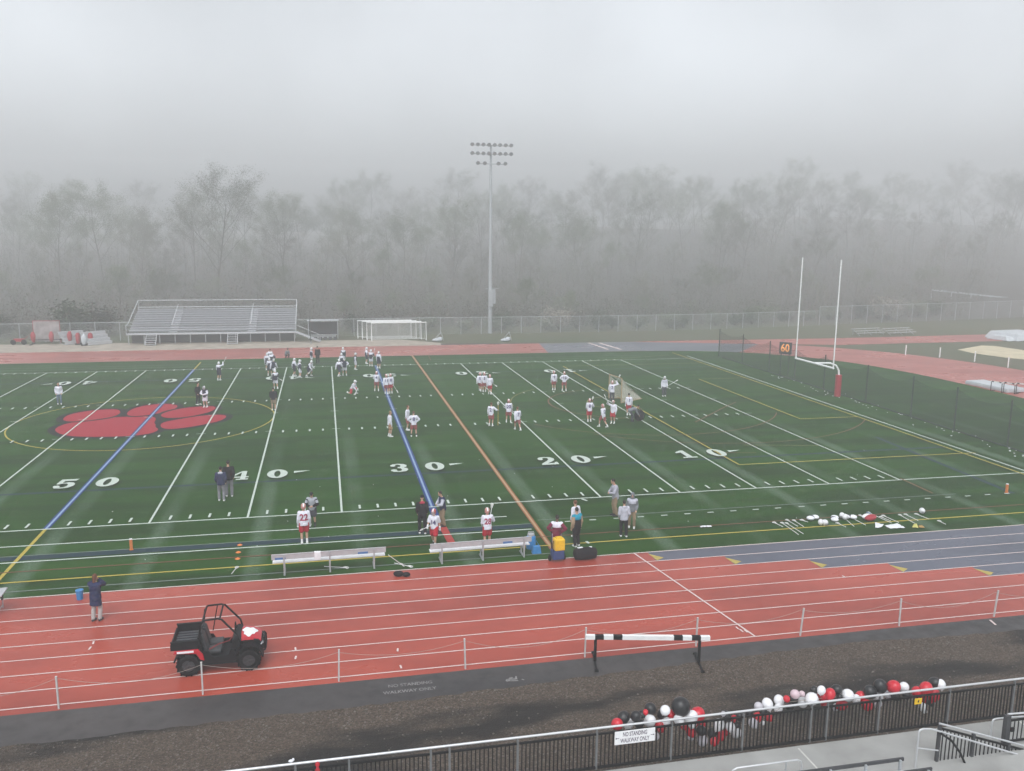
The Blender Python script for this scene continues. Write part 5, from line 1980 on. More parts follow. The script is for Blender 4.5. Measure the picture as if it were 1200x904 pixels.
    cg.tube([(-.44, -.57, 1.77), (-.44, .57, 1.77)], r, 8)
    cg.tube([(.08, -.557, 1.80), (.08, .557, 1.80)], r, 8)
    cg.tube([(-.555, -.60, 1.28), (-.555, .60, 1.28)], r, 8)
    cg.tube([(.655, -.58, 1.02), (.655, .58, 1.02)], r, 8)
    cg.tube([(-.10, .556, 1.815), (-.28, .59, .92)], r * .55, 6)
    cg.build('roll_cage', bk, t, smooth=True)
    # bumper and suspension
    bm_ = MB()
    bm_.tube([(1.32, -.36, .50), (1.40, -.34, .52), (1.43, -.25, .55), (1.43, .25, .55), (1.40, .34, .52), (1.32, .36, .50)], .03, 8)
    bm_.tube([(1.42, -.28, .56), (1.42, -.26, .80), (1.37, -.24, .88), (1.37, .24, .88), (1.42, .26, .80), (1.42, .28, .56)], .026, 8)
    bm_.box((1.38, 0, .66), (.06, .6, .24))
    bm_.build('front_bumper', bk, t)
    sp = MB()
    for x in (-.92, .92):
        for s in (-1, 1):
            sp.tube([(x - .15, s * .25, .36), (x, s * .5, .33)], .02, 6).tube([(x + .15, s * .25, .36), (x, s * .5, .33)], .02, 6)
            sp.tube([(x, s * .32, .82), (x, s * .48, .40)], .045, 8)
        sp.tube([(x, -.5, .33), (x, .5, .33)], .03, 8)
    sp.build('suspension', bk, t)
    for x in (-.92, .92):
        for s in (-1, 1):
            w = MB()
            r0 = .36
            prof_ = [(-.13, .20), (-.14, .28), (-.12, .335), (-.07, r0), (.07, r0), (.12, .335), (.14, .28), (.13, .20)]
            n = 28
            rings = [[(x + rr_ * math.cos(2 * PI * k / n), s * .58 + y, r0 + rr_ * math.sin(2 * PI * k / n)) for k in range(n)] for y, rr_ in prof_]
            w.loft(rings, cap=False, closed=True)
            for k in range(n):
                a = 2 * PI * k / n
                y = (.055 if k % 2 else -.055)
                w.box((x + (r0 + .004) * math.cos(a), s * .58 + y, r0 + .0 + (r0 + .004) * math.sin(a)), (.032, .11, .05), M=Matrix.Rotation(-a, 3, 'Y'))
            wh = thing('wheel', None, None)
            wh.parent = t
            w.build('tyre', M['rubber'], wh, smooth=True)
            rm = MB()
            ys = s * .58 + s * .055
            rm.tube([(x, s * .58 - .10, r0), (x, s * .58 + .10, r0)], .195, 24)
            for k in range(5):
                a = 2 * PI * k / 5
                rm.beam((x + .03 * math.cos(a), ys + s * .055, r0 + .03 * math.sin(a)), (x + .17 * math.cos(a), ys + s * .055, r0 + .17 * math.sin(a)), .05, .03, up=(0, 1, 0))
            rm.ell((x, ys + s * .06, r0), (.045, .03, .045), 10, 6)
            rm.build('rim', M['dark_grey'], wh, bev=.004)
utility_vehicle()

# ------------------------------------------------------------------ trees
def make_tree_meshes(seed, H, spread, kind):
    rng = random.Random(seed)
    tr, lf = MB(), MB()
    tips = []
    def branch(p, d, L, r, lvl):
        n = 4
        pts, rs = [p], [r]
        for i in range(n):
            d = (d + V((rng.gauss(0, .10), rng.gauss(0, .10), rng.gauss(.02, .06)))).normalized()
            p = p + d * (L / n)
            pts.append(p)
            rs.append(r * (1 - .75 * (i + 1) / n) + .006)
        tr.tube(pts, rs, 6 if lvl < 2 else 4, cap=False)
        if lvl >= 3:
            tips.append((pts[-1], lvl)); tips.append((pts[2], lvl))
            return
        k = {0: 11, 1: 5, 2: 3}[lvl]
        for i in range(k):
            t = (.30 + .66 * (i + rng.random()) / k) if lvl == 0 else (.35 + .65 * (i + rng.random()) / k)
            j = min(n - 1, int(t * n))
            q = pts[j].lerp(pts[j + 1], t * n - j)
            az = rng.uniform(0, 2 * PI) if lvl else i * 2.4 + rng.uniform(-.5, .5)
            el = rng.uniform(.5, 1.05) if lvl == 0 else rng.uniform(.1, .9)
            nd_ = V((math.cos(az) * math.cos(el), math.sin(az) * math.cos(el), math.sin(el)))
            if lvl:
                nd_ = (nd_ * .75 + d * .6).normalized()
            bl = L * ((.50 - .26 * abs(t - .42)) * spread if lvl == 0 else rng.uniform(.42, .62))
            branch(q, nd_, bl, rs[j] * (.36 if lvl == 0 else .48), lvl + 1)
        tips.append((pts[-1], lvl))
    branch(V((0, 0, -.3)), V((0, 0, 1)), H, H * .0105, 0)
    per = {'bare': 38, 'leafy': 58, 'dense': 60, 'bloom': 34}[kind]
    sc = {'bare': .62, 'leafy': .72, 'dense': .8, 'bloom': .5}[kind]
    for p, lvl in tips:
        m = per if rng.random() > .18 else per // 4
        for _ in range(m):
            q = p + V((rng.gauss(0, sc), rng.gauss(0, sc), rng.gauss(0, sc * .7)))
            if q.z < .5:
                continue
            a = V((rng.gauss(0, 1), rng.gauss(0, 1), rng.gauss(0, 1))).normalized()
            b = a.orthogonal().normalized()
            s = rng.uniform(.055, .125)
            lf.add([q + a * s, q + b * s * .6, q - a * s, q - b * s * .6], [(0, 1, 2, 3)])
    return tr, lf
LEAF = {
    'bare': mat('budding_grey_green_leaf', (0.165, 0.168, 0.135), 0.7, 0.3, .4),
    'leafy': mat('young_green_leaf', (0.135, 0.155, 0.105), 0.7, 0.3, .4),
    'dense': mat('dark_green_leaf', (0.032, 0.052, 0.020), 0.7, 0.3, .4),
    'bloom': mat('pale_blossom', (0.24, 0.22, 0.19), 0.7, 0.15, .4),
}
PROTO = []
for i, (kind, H, sp_) in enumerate((('bare', 20, 1.0), ('leafy', 19, 1.05), ('bare', 22, .8), ('leafy', 16, 1.2), ('leafy', 22, 1.0), ('bare', 17, 1.1), ('dense', 9, 1.25))):
    tr, lf = make_tree_meshes(40 + i, H, sp_, kind)
    a = tr.build('trunk', M['bark'])
    b = lf.build('crown', LEAF[kind])
    PROTO.append((a.data, b.data, kind))
    bpy.data.objects.remove(a)
    bpy.data.objects.remove(b)
TREE_LABEL = {'bare': 'tall thinly budding tree half lost in the fog behind the fence', 'leafy': 'pale green young leafed tree half lost in the fog behind the fence', 'dense': 'dark bushy tree low in the foggy woods behind the fence'}
def tree(k, x, y, s, label=None):
    me_t, me_c, kind = PROTO[k]
    t = thing('tree', label or TREE_LABEL[kind], 'tree', (x, y, hill(x, y)), random.uniform(0, 6.28), 'trees of the foggy woods')
    t.scale = (s * random.uniform(.9, 1.1), s * random.uniform(.9, 1.1), s)
    link('trunk', me_t, t)
    link('crown', me_c, t)
rt = random.Random(21)
# rows: nearer trees first, then up the slope
for row, (y0, st_, smin, smax) in enumerate(((90, 8.0, .16, .30), (108, 8.0, .28, .42), (138, 8.6, .40, .58), (178, 9.5, .58, .76), (230, 10.5, .74, .96), (292, 11.5, .84, 1.08))):
    x = -42 - (y0 - 80) * .30
    while x < 116 + (y0 - 80) * 1.22:
        y = y0 + rt.uniform(-9, 9) + max(0, x - 70) * .12
        k = rt.choice([0, 1, 2, 3, 4, 5, 0, 2] if row < 4 else [1, 3, 4, 4, 0])
        patch = .80 + .26 * math.sin(x * .045 + row * 1.7) * math.sin(x * .021 + 2.1 * row + .6) + rt.gauss(0, .07)
        low = .86 if 5 < x - (y0 - 80) * .3 < 75 else 1.0
        tree(k, x, y, rt.uniform(smin, smax) * patch * low * (1.04 if row > 2 else 1))
        x += st_ * .84 * rt.uniform(.7, 1.35)
for x, y, k, s in ((-40, 122, 1, .86), (-33, 128, 4, .84), (-24, 120, 5, .80), (-15, 132, 2, .82), (4, 134, 4, .78), (19, 138, 1, .74), (31, 126, 3, .80), (44, 136, 4, .76), (58, 124, 1, .72), (74, 130, 3, .84), (92, 140, 4, .80), (110, 128, 1, .80)):
    tree(k, x, y + 30, s * .86)
tree(4, -6.5, 126, .84, 'tallest rounded tree standing above the big bleachers in the fog')
ug = MB()
for i in range(2600):
    y = 84 + 170 * rt.random() ** 1.5
    x = rt.uniform(-44 - (y - 80) * .34, 124 + (y - 80) * 1.2)
    y += max(0, x - 70) * .16
    z0 = hill(x, y)
    h = rt.uniform(1.2, 3.0) + (y - 84) * .025
    for _ in range(3):
        e = V((x + rt.gauss(0, .7), y + rt.gauss(0, .7), z0 + h * rt.uniform(.8, 1.5)))
        d_ = V((.035, 0, 0))
        ug.add([V((x, y, z0 - .1)) - d_, V((x, y, z0 - .1)) + d_, e], [(0, 1, 2)], 1)
    for _ in range(34):
        q = V((x + rt.gauss(0, .9), y + rt.gauss(0, .9), z0 + h * rt.uniform(.1, 1.25)))
        a = V((rt.gauss(0, 1), rt.gauss(0, 1), rt.gauss(0, 1))).normalized()
        b = a.orthogonal().normalized()
        s = rt.uniform(.08, .18)
        ug.add([q + a * s, q + b * s * .6, q - a * s, q - b * s * .6], [(0, 1, 2, 3)])
tag(ug.build('undergrowth', [mat('understory_leaf', (.058, .060, .040), .8, .3, .25), M['bark']]), kind='stuff')
def shrub(x, y, s, k, label, group='shrubs along the far fence'):
    t = thing('shrub', label, 'shrub', (x, y, hill(x, y)), rt.uniform(0, 6), group)
    t.scale = (s, s, s * .8)
    link('stem', SHR[k][0], t)
    link('foliage', SHR[k][1], t)
SHR = []
for i, kind in enumerate(('dense', 'leafy', 'bloom')):
    rng = random.Random(90 + i)
    tr, lf = MB(), MB()
    for j in range(9):
        az = rng.uniform(0, 6.28)
        e = V((math.cos(az) * rng.uniform(.3, 1.3), math.sin(az) * rng.uniform(.3, 1.3), rng.uniform(1.3, 2.6)))
        tr.tube([(0, 0, 0), e * .5 + V((0, 0, .15)), e], [.05, .03, .012], 5, cap=False)
        for _ in range(260 if kind != 'bloom' else 200):
            q = e * rng.uniform(.45, 1.05) + V((rng.gauss(0, .42), rng.gauss(0, .42), rng.gauss(0, .32)))
            a = V((rng.gauss(0, 1), rng.gauss(0, 1), rng.gauss(0, 1))).normalized()
            b = a.orthogonal().normalized()
            s = rng.uniform(.06, .13)
            lf.add([q + a * s, q + b * s * .6, q - a * s, q - b * s * .6], [(0, 1, 2, 3)])
    a, b = tr.build('stem', M['bark']), lf.build('foliage', LEAF[kind])
    SHR.append((a.data, b.data))
    bpy.data.objects.remove(a)
    bpy.data.objects.remove(b)
shrub(-19.5, 80, 2.1, 0, 'big dark rounded bush behind the fence above the red pads')
shrub(-16.5, 81, 1.7, 0, 'dark bush just right of the biggest bush behind the fence')
shrub(47, 80, 1.5, 2, 'pale blossoming shrub right of the light pole behind the fence')
shrub(50, 81, 1.2, 2, 'second smaller pale blossoming shrub behind the fence')
shrub(108, 88, 1.8, 2, 'whitish blossoming shrub behind the taller fence at right')
for x in range(-44, 128, 4):
    y = 79 + max(0, x - 60) * .22 + rt.uniform(-.5, 2.5)
    if x in (-20, -16, 48):
        continue
    shrub(x + rt.uniform(-1.5, 1.5), y, rt.uniform(.7, 1.35), rt.choice((0, 1, 1)), 'low undergrowth shrub at the foot of the foggy woods')

# ------------------------------------------------------------------ near stand: deck, railing, balloons
DZ = 0.82
FY = -24.0
tag(MB().box((25, FY - 3.55, DZ - .12), (70, 7.0, .24)).box((25, FY - .1, .35), (70, .12, .68)).build('floor_slab', M['concrete'], bev=0), kind='structure')
jt = MB()
for x in (5, 11.5, 18.2, 24.9, 31.6, 38):
    jt.strip((x, FY - .15), (x + .02, FY - 3.2), .05, DZ + .004)
tag(jt.flat('floor_slab_joints', mat('joint_sealant', (.55, .55, .52), .7)), kind='structure')

M['rail_post'] = mat('grey_rail_post', (.17, .175, .18), .5, .1, 6, metal=.3)
def stand_railing():
    t = thing('picket_railing', 'long black picket railing with silver top rail along the stand front', 'railing', (20, FY, DZ))
    px = [409, 505, 527, 607, 700, 788, 872, 952, 971, 1032, 1114, 1190]
    xs_ = [gy(p_, 860 - (p_ - 698) * .115, FY).x for p_ in px]
    xs_ = [2.6, 5.0, 7.4, 9.8, 12.2] + xs_ + [xs_[-1] + 2.3, xs_[-1] + 4.6, xs_[-1] + 7]
    xs_ = sorted(xs_)
    H = 1.15
    MB().tube([(xs_[0] - 20, .03, H - .02), (xs_[-1] - 20, .03, H - .02)], .030, 10).build('top_rail', M['aluminium'], t, smooth=True)
    for x in xs_:
        b = MB().box((x - 20, .035, .53), (.05, .05, 1.06)).box((x - 20, .03, 1.09), (.03, .03, .06))
        b.build('post', M['rail_post'], t)
    for a, b in zip(xs_, xs_[1:]):
        L = b - a
        if L < .3:
            continue
        p = MB()
        p.box(((a + b) / 2 - 20, 0, .99), (L - .06, .045, .045))
        p.box(((a + b) / 2 - 20, 0, .085), (L - .06, .05, .06))
        n = round(L / .103)
        for i in range(1, n):
            p.box((a + L * i / n - 20, 0, .54), (.027, .027, .86))
        p.build('picket_panel', M['black_metal'], t)
stand_railing()

def plate(name, px0, px1, py0, py1, label, cat, m, writing=None, off=-.06):
    a, b = gy(px0, py1, FY + off), gy(px1, py0, FY + off)
    w, h = b.x - a.x, abs(b.z - a.z)
    c = (a + b) / 2
    t = thing(name, label, cat, c)
    return t, w, h
c0 = gy(744, 863, FY - .05)
t = thing('walkway_sign', 'white sign reading NO STANDING WALKWAY ONLY tied to the picket railing', 'sign', c0, 0)
MB().box((0, 0, 0), (1.06, .012, .36)).build('panel', M['white_plastic'], t, bev=.004)
wr = MB()
for txt, zo, h in (('NO STANDING', .082, .155), ('WALKWAY ONLY', -.085, .155)):
    v2, f2 = text_mesh(txt, h, bold=.003)
    wr.add([(x * .60, -.0085, zo + y * 1.05) for x, y in v2], f2)
for s in (-1, 1):
    x0 = s * .415
    wr.add([(x0, -.0085, .003), (x0, -.0085, -.012), (x0 + s * .07, -.0085, -.012), (x0 + s * .07, -.0085, .003)], [(0, 1, 2, 3)])
    wr.add([(x0 + s * .06, -.0085, .020), (x0 + s * .06, -.0085, -.029), (x0 + s * .105, -.0085, -.0045)], [(0, 1, 2)])
wr.flat('lettering', mat('sign_ink', (.10, .08, .12), .6), t)
c0 = gy(1076, 822, FY - .05)
t = thing('caution_sign', 'small yellow plate with a dark mark on the picket railing', 'sign', c0)
MB().box((0, 0, 0), (.22, .012, .17)).build('panel', M['yellow_plastic'], t, bev=.004)
MB().prism([(-.02, -.03), (.025, -.03), (.015, 0), (.03, .03), (0, .04), (-.02, .01)], 'y', -.0095, -.0075).build('mark', M['black_metal'], t)
c0 = gy(372, 895.5, FY + .0)
t = thing('red_tag', 'small red ribbon knot tied on the silver rail near its visible start', 'ribbon', c0)
MB().ell((0, -.02, 0), (.055, .035, .07), 8, 6).add([(-.02, -.03, -.05), (.02, -.03, -.05), (.06, -.03, -.16), (.0, -.04, -.14), (-.06, -.03, -.15)], [(0, 1, 2, 3, 4)]).build('knot', M['red_paint'], t)
c0 = gy(341, 892, FY + .06)
MBw = MB().ell((0, 0, 0), (.06, .03, .035), 8, 6).ell((.05, 0, .03), (.03, .02, .04), 6, 5).build('paper_scrap', M['cloth_white'], loc=c0)
tag(MBw, 'white paper scrap stuck on the silver rail left of the red ribbon', 'scrap')

# balloons
def balloon_mat(name, col, rough=.22):
    m = mat(name, col, rough, 0.04, 4, coat=.2)
    return m
BM = {'red': balloon_mat('red_balloon_latex', (.50, .020, .035)), 'black': balloon_mat('black_balloon_latex', (.018, .018, .020), .3), 'white': balloon_mat('white_balloon_latex', (.72, .72, .74)), 'pink': balloon_mat('translucent_pinkish_latex', (.55, .42, .46)), 'grey': balloon_mat('greyish_white_latex', (.50, .48, .52))}
bl = []
for x, y, r, c in ((215, 395, 35, 'red'), (252, 357, 36, 'black'), (285, 395, 28, 'white'), (325, 350, 32, 'black'), (362, 345, 27, 'black'), (345, 392, 30, 'black'), (413, 305, 34, 'black'), (405, 375, 35, 'white'), (383, 325, 16, 'red'), (478, 338, 32, 'black'), (497, 315, 30, 'white'), (532, 338, 25, 'red'), (500, 385, 28, 'white'), (592, 292, 56, 'black'), (580, 372, 30, 'white'), (685, 342, 44, 'red'), (648, 357, 38, 'white'), (470, 410, 32, 'red'), (612, 402, 28, 'red'), (650, 440, 30, 'red'), (702, 395, 33, 'red'), (655, 395, 25, 'white'), (708, 432, 31, 'black'), (715, 490, 32, 'grey'), (773, 450, 31, 'black'), (810, 400, 33, 'white'), (820, 465, 30, 'red'), (785, 498, 26, 'red'), (858, 440, 20, 'red'), (880, 412, 28, 'white'), (912, 445, 32, 'white'), (855, 348, 30, 'black'), (935, 352, 26, 'black'), (920, 400, 18, 'black'), (900, 365, 20, 'red'), (838, 335, 15, 'grey'), (1045, 292, 26, 'grey'), (1098, 280, 32, 'white'), (1165, 258, 30, 'white'), (1160, 302, 25, 'white'), (1040, 355, 28, 'red'), (1105, 355, 24, 'red'), (1015, 390, 28, 'grey'), (1070, 388, 13, 'white'), (1075, 325, 24, 'black'), (440, 465, 24, 'grey'), (650, 468, 22, 'grey'), (990, 330, 22, 'black')):
    bl.append((680 + x / 5, 770 + y / 5, r / 5, c))
for x, y, r, c in ((88, 262, 16, 'red'), (117, 265, 24, 'black'), (128, 240, 22, 'pink'), (160, 238, 14, 'pink'), (100, 300, 20, 'black'), (162, 278, 25, 'white'), (203, 262, 30, 'white'), (228, 255, 20, 'white'), (250, 222, 20, 'white'), (216, 220, 18, 'black'), (258, 248, 27, 'red'), (290, 240, 25, 'red'), (318, 218, 24, 'black'), (375, 245, 29, 'white'), (348, 247, 15, 'white'), (412, 262, 20, 'white'), (335, 252, 15, 'black'), (345, 290, 25, 'red'), (432, 250, 24, 'red'), (465, 292, 26, 'red'), (480, 230, 30, 'black'), (527, 203, 31, 'black'), (515, 250, 25, 'white'), (587, 205, 31, 'red'), (638, 207, 23, 'white'), (562, 242, 18, 'grey'), (600, 250, 22, 'black'), (650, 245, 20, 'black'), (700, 232, 26, 'red'), (740, 215, 30, 'red'), (720, 205, 10, 'white'), (777, 187, 27, 'black'), (810, 195, 22, 'white'), (777, 245, 28, 'red'), (763, 278, 18, 'black'), (738, 258, 22, 'red'), (725, 300, 18, 'white'), (735, 320, 10, 'white'), (318, 300, 16, 'grey'), (265, 285, 18, 'red'), (515, 285, 18, 'grey')):
    bl.append((900 + x / 4, 754 + y / 4, r / 4, c))
bl.sort(key=lambda q: q[0])
ORD = ['first', 'second', 'third', 'fourth', 'fifth', 'sixth', 'seventh', 'eighth', 'ninth', 'tenth', 'eleventh', 'twelfth', 'thirteenth', 'fourteenth', 'fifteenth', 'sixteenth', 'seventeenth', 'eighteenth', 'nineteenth', 'twentieth', 'twenty-first', 'twenty-second', 'twenty-third', 'twenty-fourth', 'twenty-fifth', 'twenty-sixth', 'twenty-seventh', 'twenty-eighth', 'twenty-ninth', 'thirtieth', 'thirty-first', 'thirty-second', 'thirty-third', 'thirty-fourth', 'thirty-fifth']
def balloon_data():
    mb = MB()
    n = 20
    rings = []
    for z, r in ((-1.12, .05), (-1.06, .11), (-1.02, .05), (-.96, .16), (-.85, .40), (-.65, .66), (-.4, .86), (-.1, .985), (.2, 1.0), (.48, .90), (.72, .72), (.9, .47), (.98, .22), (1.0, .05)):
        rings.append([(r * math.cos(2 * PI * k / n), r * math.sin(2 * PI * k / n), z) for k in range(n)])
    o = mb.loft(rings).build('balloon', BM['red'], smooth=True)
    d = o.data
    bpy.data.objects.remove(o)
    return d
BD = balloon_data()
cnt = {}
rb = random.Random(5)
WORD = {'red': 'red', 'black': 'black', 'white': 'white', 'pink': 'pinkish see-through', 'grey': 'greyish white'}
for i, (x, y, r, c) in enumerate(bl):
    yy = FY + .16 + (.0 if i % 3 == 0 else .16 if i % 3 == 1 else .30)
    P_ = gy(x, y, yy)
    dist = (P_ - CAM).dot(CF)
    rad = r * dist / FOC * 1.02
    yy = max(yy, FY + rad + .045)
    P_ = gy(x, y, yy)
    o = bpy.data.objects.new('balloon', BD)
    COL.objects.link(o)
    o.location = P_
    o.scale = (rad * .98, rad * .98, rad * rb.uniform(1.06, 1.22))
    o.rotation_euler = (rb.uniform(-.9, .9), rb.uniform(-.9, .9), rb.uniform(0, 6))
    o.material_slots[0].link = 'OBJECT'
    o.material_slots[0].material = BM[c]
    cnt[c] = cnt.get(c, 0) + 1
    lb = f'{WORD[c]} balloon, {ORD[cnt[c] - 1]} {WORD[c]} one along the railing garland from the walkway sign'
    if r > 10:
        lb = 'oversized black balloon standing high above the garland near the walkway sign'
    tag(o, lb, 'balloon', 'balloon garland on the railing')
gl = MB()
gp_ = [V((gy(x, 0, FY).x * 0 + gy(x, y, FY + .2).x, FY + .20, min(1.95, gy(x, y, FY + .2).z))) for x, y, r, c in bl[::3]]
tag(gl.tube(gp_, .006, 5).build('garland_string', M['rope']), 'thin string threading the balloon garland along the railing', 'string')

# benches, handrails and stairs at the right end of the stand
def bench_row(name, p0, p1, Y, label, wd=.30):
    a, b = gy(*p0, Y), gy(*p1, Y)
    zt = (a.z + b.z) / 2
    t = thing(name, label, 'bench', ((a.x + b.x) / 2, Y, DZ), 0, 'stand benches at the railing')
    L = b.x - a.x
    h = zt - DZ
    MB().box((0, 0, h - .04), (L, .05, .085)).build('back_rail', M['dark_grey'], t, bev=.008)
    MB().box((0, -.26, h - .28), (L - .1, wd, .045)).build('seat', M['bench_white'], t, bev=.008)
    for i in range(4):
        x = -L / 2 + .12 + i * (L - .24) / 3
        MB().beam((x, -.04, 0), (x, -.04, h - .03), .06, .05).beam((x, -.04, h - .34), (x, -.4, h - .34), .05, .05).beam((x, -.4, 0), (x, -.4, h - .33), .05, .05).build('leg', M['galv'], t)
bench_row('stand_bench', (925, 904.5), (1059, 889), -26.1, 'stand bench with dark rail and bright plank at the picture bottom')
bench_row('stand_bench', (1030, 907), (1092, 900.5), -26.55, 'lower stand bench end beside the silver handrail', .28)
t = thing('bench_handrail', 'low silver hoop rail left of the stand bench', 'handrail', (gy(857, 903, -25.6).x, -25.6, DZ))
p0, p1 = gy(857, 903, -25.6), gy(940, 890, -25.6)
L, h = p1.x - p0.x, p1.z - DZ
MB().tube([(0, 0, 0), (0, 0, h - .16), (.04, 0, h - .05), (.14, 0, h), (L - .12, 0, h), (L - .03, 0, h - .05), (L, 0, h - .16), (L, 0, 0)], .022, 8).build('hoop', M['aluminium'], t, smooth=True)
MB().tube([(L - .42, 0, 0), (L - .42, 0, h)], .016, 8).build('middle_post', M['galv'], t)

def stair_rail():
    Y = -25.5
    a = gy(1077, 855, Y)
    t = thing('ramp_handrail', 'silver pipe handrail sloping down to the right past the black gate', 'handrail', (a.x, Y, DZ))
    h = a.z - DZ
    b = gy(1205, 888, Y)
    dx, dz_ = b.x - a.x, b.z - a.z
    MB().tube([(0, 0, 0), (0, 0, h - .10), (.03, 0, h - .02), (.12, 0, h), (.35, 0, h - .03), (dx, 0, h + dz_), (dx * 1.6, 0, h + dz_ * 1.7)], .024, 8).build('top_pipe', M['aluminium'], t, smooth=True)
    MB().tube([(0, 0, h * .52), (.62, 0, h * .38)], .02, 8).build('middle_pipe', M['aluminium'], t)
    # black picket guard along the stairs
    Y2 = -25.35
    a2 = gy(1101, 848, Y2)
    b2 = gy(1200, 874, Y2)
    t2 = thing('stair_guard', 'black picket guard with silver rail descending beside the stand stairs', 'railing', (a2.x, Y2, DZ))
    L = (b2.x - a2.x) * 1.7
    s_ = (b2.z - a2.z) / (b2.x - a2.x)
    top = a2.z - DZ
    MB().tube([(0, 0, top), (L, 0, top + s_ * L)], .026, 8).build('top_rail', M['aluminium'], t2, smooth=True)
    for i, x in enumerate((.02, L * .235, L * .48, L * .72, L * .98)):
        zt = top + s_ * x
        MB().box((x, 0, zt - .66), (.075, .075, 1.24)).build('post', M['dark_grey'], t2, bev=.006)
    for xa, xb in zip((.02, L * .235, L * .48, L * .72), (L * .235, L * .48, L * .72, L * .98)):
        p = MB()
        za, zb = top + s_ * xa, top + s_ * xb
        p.beam((xa, 0, za - .12), (xb, 0, zb - .12), .045, .05)
        p.beam((xa, 0, za - 1.12), (xb, 0, zb - 1.12), .045, .05)
        n = 9
        for i in range(1, n):
            x = xa + (xb - xa) * i / n
            z = top + s_ * x
            p.box((x, 0, z - .61), (.022, .022, .98))
        p.build('picket_panel', M['black_metal'], t2)
    # curved black rail behind the guard
    q = [gy(x, y, Y2 - .2) for x, y in ((1103, 860), (1115, 868), (1125, 882), (1133, 900))]
    MB().tube([v - V((a2.x, Y2, DZ)) for v in q], .03, 8).build('curved_rail', M['black_metal'], t2, smooth=True)
    # upper landing gate
    Y3 = -25.1
    a3 = gy(1181, 838, Y3)
    t3 = thing('landing_gate', 'black gate with thick grey post at the right edge of the stand', 'gate', (a3.x, Y3, DZ))
    top = a3.z - DZ
    MB().box((0, 0, top / 2 - .02), (.13, .13, top + .02)).build('gate_post', M['dark_grey'], t3, bev=.01)
    MB().tube([(0, 0, top + .02), (3.0, 0, top - .10)], .026, 8).build('top_rail', M['aluminium'], t3, smooth=True)
    p = MB().box((1.5, 0, top - .17), (2.9, .045, .05)).box((1.5, 0, .10), (2.9, .045, .05))
    for i in range(1, 24):
        p.box((i * .123, 0, top / 2), (.02, .02, top - .28))
    p.build('picket_panel', M['black_metal'], t3)
    MB().box((.17, -.03, top - .42), (.1, .04, .12)).build('latch', M['black_metal'], t3)
    a4 = gy(1163, 843, -24.75)
    t4 = thing('corner_handrail', 'silver bent handrail against the picket railing at the right end', 'handrail', (a4.x, -24.75, DZ))
    h = a4.z - DZ
    MB().tube([(0, 0, 0), (0, 0, h - .1), (.03, 0, h - .02), (.12, 0, h), (.5, 0, h - .01), (1.8, 0, h - .08), (1.8, 0, 0)], .022, 8).build('pipe', M['aluminium'], t4, smooth=True)
stair_rail()

# ------------------------------------------------------------------ the people on the field
def fit(**k):
    return k
WHITE = fit(jersey='white_jersey', shorts='red_shorts', socks='white_sock', shoes='shoe_white', helmet=['helmet_pale', 'helmet_white', 'helmet_red'], gloves='glove')
WHITE2 = fit(jersey='white_jersey', shorts='dull_red_shorts', socks='white_sock', shoes='shoe_white', helmet=['helmet_pale', 'helmet_white', 'helmet_pale'], gloves='glove')
WHITE3 = fit(jersey='white_jersey', shorts='dull_red_shorts', socks='white_sock', shoes='shoe_white', hair='hair_brown', gloves='glove')
NAVY = fit(jersey=['navy_jersey', 'white_jersey', 'white_jersey'], shorts='navy_jersey', socks='white_sock', shoes='shoe_white', helmet=['helmet_white', 'helmet_white', 'navy_jersey'], gloves='glove')
NAVY2 = fit(jersey=['navy_jersey', 'navy_jersey', 'white_jersey'], shorts='white_jersey', socks='white_sock', shoes='shoe_white', helmet=['helmet_white', 'navy_jersey', 'navy_jersey'], gloves='glove')
NAVY3 = fit(jersey=['navy_jersey', 'white_jersey', 'navy_jersey'], shorts='white_jersey', socks='white_sock', shoes='shoe_white', helmet=['helmet_white', 'helmet_white', 'navy_jersey'], gloves='glove_dark')
GW, GN = 'players in white jerseys', 'players in navy jerseys'
pl = 'player'
person(70, 474, 12, 'pockets', fit(jersey=['white_jersey'], tee='red_shirt', pants='denim', shoes='shoe_white', hair='hair_brown', hood_down='white_jersey'), 'person in open white jacket over red shirt and jeans, alone beside the red paw', 'person')
person(257, 446, 150, 'raise', NAVY, 'lone navy jersey player with raised stick near the far upside down 50', pl, GN, 1.0, ('stick raised by the lone navy player near the far upside down 50',))
person(232.5, 474.5, 60, 'pockets', fit(jersey='black_cloth', pants='black_cloth', shoes='shoe_white', hair='hair_dark'), 'person in black tracksuit talking with a navy player above the red paw', 'person', None, 1.03)
person(241, 477.5, -20, 'front', NAVY2, 'navy player in white helmet facing the black tracksuit person at the paw', pl, GN)
person(321, 481, 176, 'pockets', fit(jersey='black_cloth', shorts='khaki', shoes='shoe_white', cap='helmet_white', hair='hair_dark'), 'person in black coat and white cap at the circle edge, back turned', 'person', None, 1.05)
# pack of navy players near the 45
person(323.3, 456, 200, 'step', NAVY3, 'navy player walking nearest the black coat, front of the tight pack', pl, GN, 1.0, ('stick carried by the front navy player of the tight pack',))
person(316.5, 440.5, 200, 'hold', NAVY, 'navy player at left of the second row in the tight pack', pl, GN, 1.0, ('stick held by the navy player left in the second row of the pack',))
person(321, 441, 160, 'walk', NAVY2, 'navy player at right of the second row in the tight pack', pl, GN)
person(313.5, 434, 170, 'stand', NAVY, 'navy player at the left edge of the tight pack', pl, GN)
person(318.5, 432.5, 185, 'hips', NAVY3, 'navy player at the back middle of the tight pack', pl, GN)
person(317, 428.5, 175, 'stand', fit(jersey=['navy_jersey', 'white_jersey', 'white_jersey'], shorts='navy_jersey', socks='white_sock', shoes='shoe_white', hair='hair_brown'), 'bareheaded navy player rearmost in the tight pack, beside the far sideline', pl, GN)
